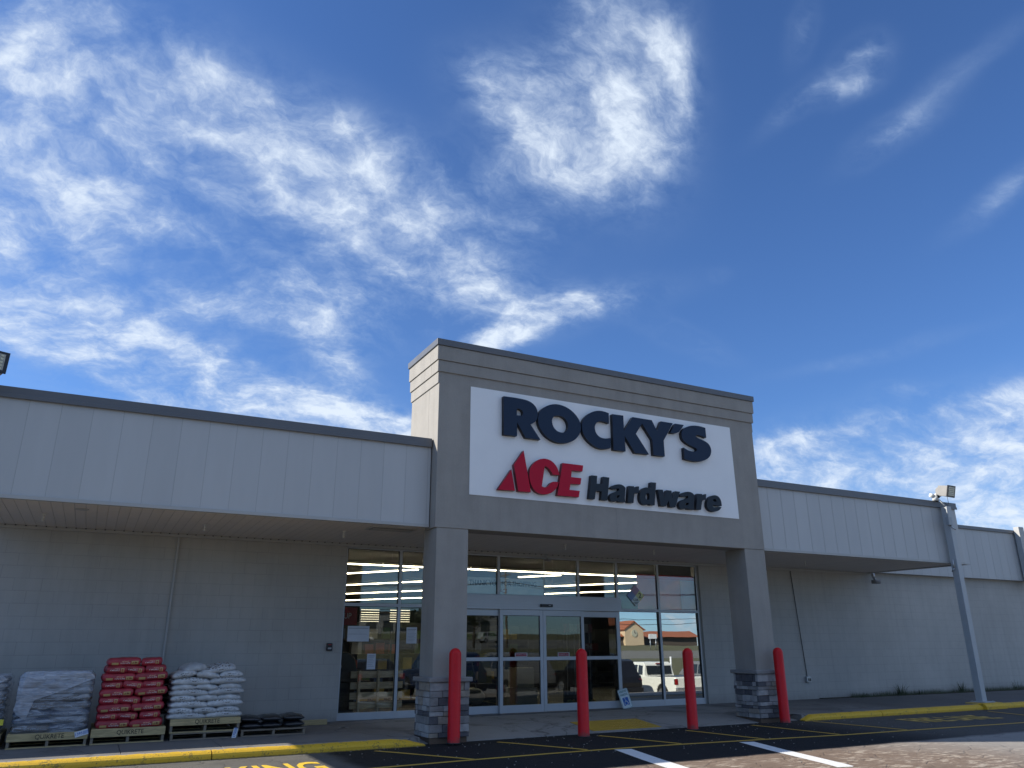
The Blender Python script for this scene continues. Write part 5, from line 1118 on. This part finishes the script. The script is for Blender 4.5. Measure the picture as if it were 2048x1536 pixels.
sign_box('pickup_sign', 4.55, 5.3, 17.6, 1.9, 2.28, m_dr, [('PICKUP', .17, .19, None)], m_dw, .17, 'dim dark red PICKUP sign inside the left window')
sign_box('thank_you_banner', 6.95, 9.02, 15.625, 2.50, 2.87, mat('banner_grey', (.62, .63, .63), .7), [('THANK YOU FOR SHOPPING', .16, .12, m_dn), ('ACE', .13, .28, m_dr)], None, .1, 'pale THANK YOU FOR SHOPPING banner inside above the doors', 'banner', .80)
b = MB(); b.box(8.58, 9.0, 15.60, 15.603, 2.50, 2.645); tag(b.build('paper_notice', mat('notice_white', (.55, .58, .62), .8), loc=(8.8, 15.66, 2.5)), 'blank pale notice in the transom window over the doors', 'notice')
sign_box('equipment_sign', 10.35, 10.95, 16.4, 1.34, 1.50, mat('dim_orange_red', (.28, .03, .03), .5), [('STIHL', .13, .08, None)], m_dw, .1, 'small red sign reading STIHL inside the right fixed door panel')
k = tag(empty('equipment_display', (10.6, 16.7, .1)), 'rack of long handled tools under the red sign behind the right door panel', 'display rack'); bpy.context.view_layer.update()
b = MB(); b.box(10.2, 11.0, 16.8, 16.85, .106, 2.1); child(b.build('back_board', m_dark), k)
for i in range(7):
    x = 10.25+i*.11; b = MB(); b.tube([(x, 16.72, .35), (x+rg.uniform(-.04, .04), 16.74, 1.95)], .014, 8, GC[5] if i % 2 else m_dw); b.box(x-.05, x+.05, 16.66, 16.76, 1.75, 1.95, m_dr if i % 3 == 0 else m_dw); b.tube([(x, 16.7, .22), (x+.04, 16.66, .16)], .06, 10, GC[i % 5]); child(b.build('long_tool'), k)
k = tag(empty('window_placard', (11.51, 15.56, 2.58)), 'diamond hazard placard with a 2 in its yellow corner, in the upper right window', 'placard'); k.rotation_euler = (0, math.radians(0), 0)
b = MB(); h = .126
for cx, cz, m in ((0, h, mat('placard_red', (.40, .30, .42), .6)), (-h, 0, mat('placard_blue', (.22, .32, .55), .6)), (h, 0, mat('placard_yellow', (.66, .70, .36), .6)), (0, -h, mat('placard_white', (.62, .74, .76), .6))):
    b.prism([(cx, cz+h), (cx+h, cz), (cx, cz-h), (cx-h, cz)], 'y', -.002, .002, m)
o = b.build('placard_board'); o.parent = k
b = MB(); mi = mat('placard_ink', (.05, .09, .10), .6); b.mesh(text_mesh('2', .16, .001, .004), T(h, -.003, 0) @ UP, mi); b.mesh(text_mesh('COR', .07, .001, .002), T(0, -.003, -h+.025) @ UP, mi); b.mesh(text_mesh('OXY', .07, .001, .002), T(0, -.003, -h-.05) @ UP, mi); o = b.build('placard_lettering'); o.parent = k
def paper(x0, x1, z0, z1, lab, lines):
    k = tag(empty('paper_notice', ((x0+x1)/2, 15.64, z0)), lab, 'notice', 'papers taped on the left windows'); bpy.context.view_layer.update()
    b = MB(); b.box(x0, x1, 15.574, 15.576, z0, z1, MATS.get('notice_white')); child(b.build('sheet'), k)
    b = MB(); n = 0
    for i in range(lines):
        z = z1-.035-(z1-z0-.06)*i/max(1, lines); b.box(x0+.02, x1-.02-(i % 3)*.02, 15.5725, 15.5735, z-.004 if i else z-.012, z+.002, mat('grey_print', (.25, .28, .32), .7)); n += 1
    child(b.build('print'), k)
paper(4.515, 4.955, 1.54, 1.83, 'large blank paper notice on the left window', 2); paper(5.74, 5.965, 1.50, 1.815, 'upright printed notice on the second tall window', 9); paper(4.94, 5.115, 1.02, 1.31, 'narrow printed notice low on the left window', 7)
# pallet on its side, grill, boxes behind the left window
k = tag(empty('display_pallet', (5.4, 16.2, .1)), 'empty wooden pallet standing on edge behind the left window', 'pallet'); bpy.context.view_layer.update()
m_w3 = wood('indoor_pallet', (.68, .56, .38))
b = MB()
for z in (.26, .44, .63, .84): b.box(4.82, 5.93, 16.2, 16.22, z, z+.13)
child(b.build('slats', m_w3, bevel=.004), k)
b = MB()
for x in (4.96, 5.36, 5.72): b.box(x, x+.04, 16.10, 16.199, .106, .98)
child(b.build('stringers', m_w3, bevel=.004), k)
k = tag(empty('covered_grill', (4.75, 16.7, .1)), 'black barbecue grill with a round badge behind the left window', 'grill'); bpy.context.view_layer.update()
b = MB(); pr = [(4.30, .75), (4.30, .95), (4.40, 1.22), (4.60, 1.34), (4.80, 1.34), (4.95, 1.22), (5.02, .95), (5.02, .75)]; b.prism(pr, 'y', 16.4, 16.9); child(b.build('lid', m_black, bevel=.03), k)
b = MB(); b.box(4.34, 4.98, 16.44, 16.86, .18, .74); b.box(4.1, 5.3, 16.42, 16.88, .745, .78); child(b.build('cabinet', m_black, bevel=.01), k)
b = MB(); b.tube([(4.62, 16.39, 1.06), (4.62, 16.40, 1.06)], .055, 18); child(b.build('badge', MATS['dim_white']), k)
k = tag(empty('lawn_mower', (7.5, 16.1, .1)), 'push lawn mower with raised handle behind the left fixed door panel', 'lawn mower'); bpy.context.view_layer.update()
b = MB(); v = bag_mesh(.42, .5, .36, e=3., pinch=.1, wr=0, rumple=0); b.mesh(v, T(7.5, 16.15, .42), None); child(b.build('deck_cover', mat('mower_silver', (.38, .37, .35), .35, .3)), k)
for x in (7.3, 7.72):
    for y in (15.92, 16.4): b = MB(); b.tube([(x-.03, y, .22), (x+.03, y, .22)], .11, 18); child(b.build('wheel', m_black), k)
b = MB(); b.tube([(7.34, 16.3, .45), (7.2, 16.5, 1.08), (7.65, 16.5, 1.10), (7.68, 16.3, .45)], .014, 8); child(b.build('handle', m_galv), k)
k = tag(empty('wet_floor_sign', (8.15, 16.9, .1)), 'yellow folding floor sign seen through the left sliding door', 'floor sign'); bpy.context.view_layer.update()
b = MB(); b.prism([(7.98, .65), (8.34, .65), (8.28, 1.28), (8.04, 1.28)], 'y', 16.9, 16.93); child(b.build('panel', mat('dim_yellow', (.30, .24, .02), .5), bevel=.01), k)
b = MB(); b.box(7.9, 8.4, 16.8, 17.2, .106, .64); tag(b.build('display_crate', GC[5], bevel=.01, loc=(8.15, 17, .1)), 'dark crate under the yellow floor sign inside the door', 'crate')
b = MB(); b.box(9.15, 9.75, 17.3, 17.8, .106, .50); b.box(9.2, 9.7, 17.29, 17.3, .15, .4, m_dw); tag(b.build('carton', GC[4], bevel=.01, loc=(9.45, 17.5, .1)), 'large carton on the floor inside the right sliding door', 'carton')
b = MB(); b.box(9.2, 9.7, 17.35, 17.75, .502, .95); tag(b.build('carton', GC[4], bevel=.01, loc=(9.45, 17.5, .502)), 'upper carton stacked on the large carton inside the right sliding door', 'carton')
# ------------------------------------------------------------------ the other side of the lot, seen as reflections in the glass
m_tyre = mat('tyre_rubber', (.015, .015, .015), .8); m_rim = mat('alloy_rim', (.5, .5, .5), .3, .8); m_cg = mat('car_glass', (.02, .025, .03), .08, 0, .02, 1., spec=.8); m_tail = mat('tail_lamp', (.25, .01, .01), .25)
def vehicle(name, kind, x, y, rz, paint, lab, cat):
    k = tag(empty(name, (x, y, gh(x, y)), math.radians(rz)), lab, cat, 'vehicles parked in the lot')
    # length along +x (nose), profiles (x, z)
    W2 = .86
    if kind == 'pickup':
        low = [(-2.55, .45), (-2.55, .95), (-2.52, 1.02), (-.35, 1.03), (.95, 1.02), (1.1, 1.02), (2.35, .92), (2.5, .78), (2.52, .42)]
        cab = [(-.42, 1.0), (-.36, 1.50), (-.22, 1.60), (.75, 1.61), (.95, 1.55), (1.42, 1.02)]; wins = [[(-.30, 1.08), (-.26, 1.46), (.04, 1.49), (.04, 1.08)], [(.12, 1.08), (.12, 1.49), (.72, 1.50), (.86, 1.44), (1.1, 1.08)]]; wx = (-1.62, 1.62)
    elif kind == 'suv':
        low = [(-2.3, .45), (-2.34, .8), (-2.28, 1.08), (1.05, 1.06), (2.15, .96), (2.35, .8), (2.38, .42)]
        cab = [(-2.24, 1.05), (-2.0, 1.62), (-1.8, 1.70), (.3, 1.72), (.6, 1.66), (1.3, 1.06)]; wins = [[(-2.0, 1.12), (-1.86, 1.56), (-1.2, 1.6), (-1.2, 1.12)], [(-1.1, 1.12), (-1.1, 1.6), (-.25, 1.62), (-.25, 1.12)], [(-.15, 1.12), (-.15, 1.62), (.35, 1.6), (1.0, 1.12)]]; wx = (-1.45, 1.45)
    else:
        low = [(-2.25, .42), (-2.28, .75), (-2.15, .95), (-1.4, .98), (1.0, .93), (2.1, .82), (2.28, .68), (2.3, .38)]
        cab = [(-1.75, .95), (-1.1, 1.36), (-.8, 1.42), (.15, 1.43), (.4, 1.38), (1.15, .93)]; wins = [[(-1.4, .98), (-.98, 1.3), (-.45, 1.35), (-.45, .98)], [(-.36, .98), (-.36, 1.35), (.2, 1.35), (.85, .98)]]; wx = (-1.35, 1.4)
    # wheel arches are cut into the lower profile
    bot = []; r = .38 if kind != 'car' else .34
    for w in wx:
        for i in range(9): a = math.pi-math.pi*i/8; bot.append((w+(r+.04)*math.cos(a), .36+(r+.04)*math.sin(a)*.95))
    zb = .34; prof = [(low[0][0], zb)]+bot+[(low[-1][0], zb)]+low[::-1]
    b = MB(); b.prism(prof, 'y', -W2, W2); o = b.build('body', paint, bevel=.035, seg=3); o.parent = k; body = o
    b = MB(); A = cab; cx = sum(p[0] for p in cab)/len(cab)
    va = [b.bm.verts.new((x, -W2*(.97-.15*max(0, (z-1.0)/.6)), z)) for x, z in A]; vb = [b.bm.verts.new((x, W2*(.97-.15*max(0, (z-1.0)/.6)), z)) for x, z in A]
    b.bm.faces.new(va); b.bm.faces.new(vb[::-1])
    for i in range(len(A)): b.bm.faces.new((va[i], vb[i], vb[(i+1) % len(A)], va[(i+1) % len(A)]))
    o = b.build('cab', paint, bevel=.03, seg=3); o.parent = k
    for s in (-1, 1):
        for wn in wins:
            b = MB(); P = [(x, s*(W2*(.97-.15*max(0, (z-1.0)/.6))+.006), z) for x, z in wn]; Q = [(p[0], p[1]-s*.02, p[2]) for p in P]
            va = [b.bm.verts.new(p) for p in P]; vb = [b.bm.verts.new(p) for p in Q]; b.bm.faces.new(va); b.bm.faces.new(vb[::-1])
            for i in range(len(P)): b.bm.faces.new((va[i], vb[i], vb[(i+1) % len(P)], va[(i+1) % len(P)]))
            o = b.build('side_window', m_cg); o.parent = k
        b = MB(); b.box(low[0][0]-.012, low[0][0]+.10, s*W2-.0-(.14 if s > 0 else -.0), s*W2+(.006 if s > 0 else .14)-(.0 if s > 0 else .006), .72, .95); o = b.build('tail_light', m_tail, bevel=.01); o.parent = k
        b = MB(); b.box(low[-1][0]-.12, low[-1][0]+.0, s*.55-.14, s*.55+.14, .62, .76); o = b.build('headlight', m_rim, bevel=.02); o.parent = k
        for w in wx:
            b = MB(); ys = (s*(W2-.22), s*(W2+.0)); b.tube([(w, min(ys), .36), (w, max(ys), .36)], r, 28); tw = b.build('wheel', m_tyre, bevel=.02); tw.parent = k
            b = MB(); yo = s*(W2+.004); b.tube([(w, yo-.02, .36), (w, yo+.006, .36)], r*.55, 20); rim = b.build('rim', m_rim); rim.parent = tw
            b = MB()
            for i in range(5): a = 2*math.pi*i/5; b.tube([(w+.4*r*math.cos(a), yo-.0, .36+.4*r*math.sin(a)), (w+.4*r*math.cos(a), yo+s*.008, .36+.4*r*math.sin(a))], r*.1, 8)
            hb = b.build('rim_holes', m_tyre); hb.parent = tw
    b = MB(); b.box(low[0][0]-.10, low[0][0]+.02, -W2, W2, .45, .62); b.box(low[-1][0]-.02, low[-1][0]+.06, -W2, W2, .40, .56); o = b.build('bumper', m_rim if kind == 'pickup' else m_black, bevel=.02); o.parent = k
    if kind == 'pickup':
        b = MB(); b.prism([(-.425, 1.10), (-.372, 1.45), (-.392, 1.45), (-.445, 1.10)], 'y', -.66, .66); o = b.build('rear_window', m_cg, bevel=.004); o.parent = k
        b = MB(); b.box(-.41, -.35, -.12, .12, 1.52, 1.56); o = b.build('brake_lamp', m_tail); o.parent = k
        b = MB(); b.box(-2.45, -.5, -W2+.1, W2-.1, 1.02, 1.035); o = b.build('bed_cover', m_black); o.parent = k
    b = MB(); b.prism([(cab[-1][0]-.03, cab[-1][1]+.05), (cab[-2][0]+.02, cab[-2][1]-.03), (cab[-2][0]+.03, cab[-2][1]-.03), (cab[-1][0]+.0, cab[-1][1]+.05)], 'y', -W2*.78, W2*.78); o = b.build('windscreen', m_cg); o.parent = k
    return k
p_white = mat('white_car_paint', (.78, .77, .70), .25, 0, .02, 1.); p_grey = mat('grey_car_paint', (.22, .22, .22), .3, .2, .03, 1.); p_blue = mat('navy_car_paint', (.015, .03, .08), .25, .2, .03, 1.); p_blk = mat('black_car_paint', (.012, .012, .014), .2, .0, .03, 1.); p_sil = mat('silver_car_paint', (.42, .42, .41), .3, .4, .03, 1.); p_tan = mat('tan_car_paint', (.25, .2, .15), .3, .2, .03, 1.)
vehicle('pickup_truck', 'pickup', 22.4, 1.9, -90, p_white, 'white extended cab pickup reflected in the right windows, tail towards the store', 'pickup truck')
vehicle('pickup_truck', 'pickup', 25.6, 2.1, -90, p_grey, 'grey pickup with a closed bed parked right of the white pickup', 'pickup truck')
vehicle('suv', 'suv', 19.4, 1.6, -90, p_blk, 'black wagon parked left of the white pickup', 'suv')
vehicle('suv', 'suv', 12.6, 1.0, -90, p_blue, 'navy suv reflected in the sliding doors', 'suv')
vehicle('suv', 'suv', 15.4, 1.2, -90, p_grey, 'grey suv with a chrome trimmed tail parked between navy and black wagons', 'suv')
vehicle('car', 'car', 9.6, .5, -90, p_blk, 'black sedan reflected behind the left door panel', 'car')
vehicle('car', 'car', 6.3, -9.5, 90, p_sil, 'silver sedan parked farther back in the lot, nose to the store', 'car')
vehicle('car', 'car', 12.5, -12, 90, p_tan, 'tan sedan parked farther back in the lot beside the silver one', 'car')
vehicle('car', 'car', 40, -100, 0, p_white, 'white car driving on the far road', 'car'); vehicle('suv', 'suv', 62, -95, 0, p_sil, 'silver suv driving on the far road', 'suv')
# far commercial buildings
m_tile = seam_material('orange_tile', (.34, .11, .05), .9, 0, 1., 0, 0, .7, .6, .12); m_cream2 = mat('cream_render', (.62, .47, .30), .8, 0, .05, .5); m_brown = mat('brown_fascia', (.09, .07, .055), .8)
def far(name, x, y, lab): k = tag(empty(name, (x, y, gh(x, y))), lab, 'building', 'buildings across the road'); return k
k = far('restaurant', 131.5, -152, 'cream restaurant with a gabled clock front and orange tile roof')
def put(b, n, m=None, bev=0, par=None): o = b.build(n, m, bevel=bev); o.parent = par or k; return o
b = MB(); b.prism([(-3.1, 0), (3.1, 0), (3.1, 4.2), (0, 6.1), (-3.1, 4.2)], 'y', -4, 4); put(b, 'gable_wall', m_cream2)
b = MB(); b.prism([(-3.4, 4.0), (0, 6.15), (0, 6.5), (-3.7, 4.1)], 'y', -5, 4.3); b.prism([(3.4, 4.0), (0, 6.15), (0, 6.5), (3.7, 4.1)], 'y', -5, 4.3); put(b, 'roof', m_tile)
b = MB(); b.tube([(0, 4, 3.2), (0, 4.15, 3.2)], .95, 24); c = put(b, 'clock_face', mat('clock_cream', (.5, .48, .36), .6)); b = MB(); b.box(-.08, .08, 4.151, 4.2, 3.2, 3.9); b.box(0, .5, 4.151, 4.2, 3.12, 3.28); put(b, 'clock_hands', m_brown, 0, c)
b = MB(); b.box(-12, -3.11, -3, 3, 0, 2.4); b.box(3.11, 24, -6, 1, 0, 2.3); put(b, 'wing', m_brown)
b = MB(); P3 = [(-3.8, 2.3), (3.8, 2.3), (0, 4.1)]
b.bm.free(); b = MB(); b.prism([(y, z) for y, z in P3], 'x', -12.5, -3.2); b.prism([(-6.8, 2.2), (1.9, 2.2), (-2.4, 4.0)], 'x', 3.2, 24.5); put(b, 'wing_roof', m_tile)
k = far('shop', 40, -170, 'low tan shop with a hipped brown roof across the road'); b = MB(); b.box(-14, 14, -8, 8, 0, 4.6); put(b, 'wall', m_cream2); b = MB(); b.prism([(-15, 4.6), (15, 4.6), (8, 8.2), (-8, 8.2)], 'y', -9, 9); put(b, 'roof', m_brown)
b = MB()
for i in range(7): b.box(-12+i*3.6, -10+i*3.6, 8.01, 8.1, 1, 3.2)
put(b, 'window', m_cg)
k = far('shop', 80, -175, 'long grey shop with a flat roof across the road'); b = MB(); b.box(-20, 20, -8, 8, 0, 5.2); put(b, 'wall', mat('grey_render', (.3, .3, .29), .8)); b = MB(); b.box(-20.3, 20.3, -8.3, 8.3, 5.2, 5.7); put(b, 'roof', m_brown)
b = MB()
for i in range(8): b.box(-18+i*4.6, -15.4+i*4.6, 8.01, 8.1, .8, 3.4)
put(b, 'window', m_cg)
k = far('shop', -30, -160, 'white shop with a red roof band across the road'); b = MB(); b.box(-16, 16, -8, 8, 0, 5); put(b, 'wall', m_white); b = MB(); b.box(-16.3, 16.3, -8.3, 8.3, 5, 6); put(b, 'roof', m_redl)
# utility poles with wires, signs, verge guard rails
pk = None
for i, x in enumerate((-40, 5, 50, 95, 140)):
    y = -66
    if pk is None:
        k = empty('utility_pole'); b = MB(); b.tube([(0, 0, 0), (0, 0, 10.5)], [.17, .11], 10); o = b.build('pole', m_wood2); o.parent = k
        b = MB(); b.box(-.06, .06, -1.3, 1.3, 9.5, 9.65); o = b.build('crossarm', m_wood2); o.parent = k; pk = k
    else:
        k = pk.copy(); COL.objects.link(k)
        for ch in pk.children: c = ch.copy(); COL.objects.link(c); c.parent = k
    k.location = (x, y, gh(x, y)); tag(k, 'wooden utility pole by the road, number %s counted from the west' % ['one', 'two', 'three', 'four', 'five'][i], 'utility pole', 'utility poles along the road')
for j, (dy, z) in enumerate(((-1.2, 9.7), (0, 9.8), (1.2, 9.7), (0, 7.6), (0, 6.9))):
    b = MB(); P = []
    for i, x in enumerate((-85, -40, 5, 50, 95, 140, 185)):
        if i:
            for s in range(1, 7): f = s/6; P.append((x-45+45*f, -66+dy, z-1.1*4*f*(1-f)))
        else: P.append((x, -66+dy, z))
    b.tube(P, .035, 5); tag(b.build('power_line', m_black), '%s overhead wire strung between the poles' % ['nearest top', 'middle top', 'farthest top', 'upper communication', 'lower communication'][j], 'wire')
k = tag(empty('pylon_sign', (120, -125, gh(120, -125))), 'white sign board on two posts across the road', 'sign'); b = MB(); b.box(-1.1, 1.1, -.12, .12, 2.6, 3.7); o = b.build('sign_board', m_white); o.parent = k
for s in (-1.1, 1.1): b = MB(); b.tube([(s*.7, 0, 0), (s*.7, 0, 2.6)], .1, 8); o = b.build('post', m_galv); o.parent = k
k = tag(empty('crossed_signal', (34.5, -12, gh(34.5, -12))), 'white crossed brace frame standing behind the grey pickup', 'frame'); b = MB(); b.tube([(-.9, 0, 0), (0, 0, 2.0), (0, 0, 3.1)], .06, 8); b.tube([(1.2, 0, 0), (-.1, 0, 2.1)], .06, 8); b.tube([(-1., 0, .6), (1., 0, .8)], .05, 8); o = b.build('tube_frame', m_white); o.parent = k
# trees across the road
def tree(x, y, h, r, lab, seed):
    rnd = random.Random(seed); k = tag(empty('tree', (x, y, gh(x, y))), lab, 'tree', 'trees across the lot')
    b = MB(); b.tube([(0, 0, 0), (.1, 0, h*.35), (0, .1, h*.7)], [.22, .16, .06], 8)
    for i in range(7): a = rnd.uniform(0, 6.28); b.tube([(0, 0, h*(.3+.06*i)), (math.cos(a)*r*.7, math.sin(a)*r*.7, h*(.5+.06*i))], [.08, .02], 5)
    o = b.build('trunk', mat('bark', (.07, .055, .04), .9)); o.parent = k
    b = MB()
    for i in range(1500):
        d = Vector((rnd.gauss(0, 1), rnd.gauss(0, 1), rnd.gauss(0, 1))).normalized()*r*rnd.random()**.4
        c = Vector((d.x, d.y, h*.66+d.z*.85*h*.33/r)); 
        if noise.noise(c*.9+Vector((seed, 0, 0))) < -.12: continue
        s = rnd.uniform(.1, .22); a = Vector((rnd.gauss(0, 1), rnd.gauss(0, 1), rnd.gauss(0, 1))).normalized()*s; e = a.cross(Vector((rnd.gauss(0, 1), rnd.gauss(0, 1), rnd.gauss(0, 1)))).normalized()*s
        b.bm.faces.new([b.bm.verts.new(c+q) for q in (a, e, -a, -e)])
    o = b.build('crown', mat('leaf_olive', (.05, .06, .028), .7, 0, .5, 1.5)); o.parent = k
tree(116, -142, 5.4, 2.4, 'round pale green tree in front of the cream restaurant', 1); tree(48, -72, 7, 3., 'dark leafy tree on the verge behind the sliding door reflection', 2); tree(36, -62, 5, 2.6, 'smaller leafy tree on the verge', 3); tree(70, -130, 9, 4, 'tall tree beside the long grey shop', 4); tree(-20, -70, 8, 3.5, 'leafy tree far to the left of the verge', 5)
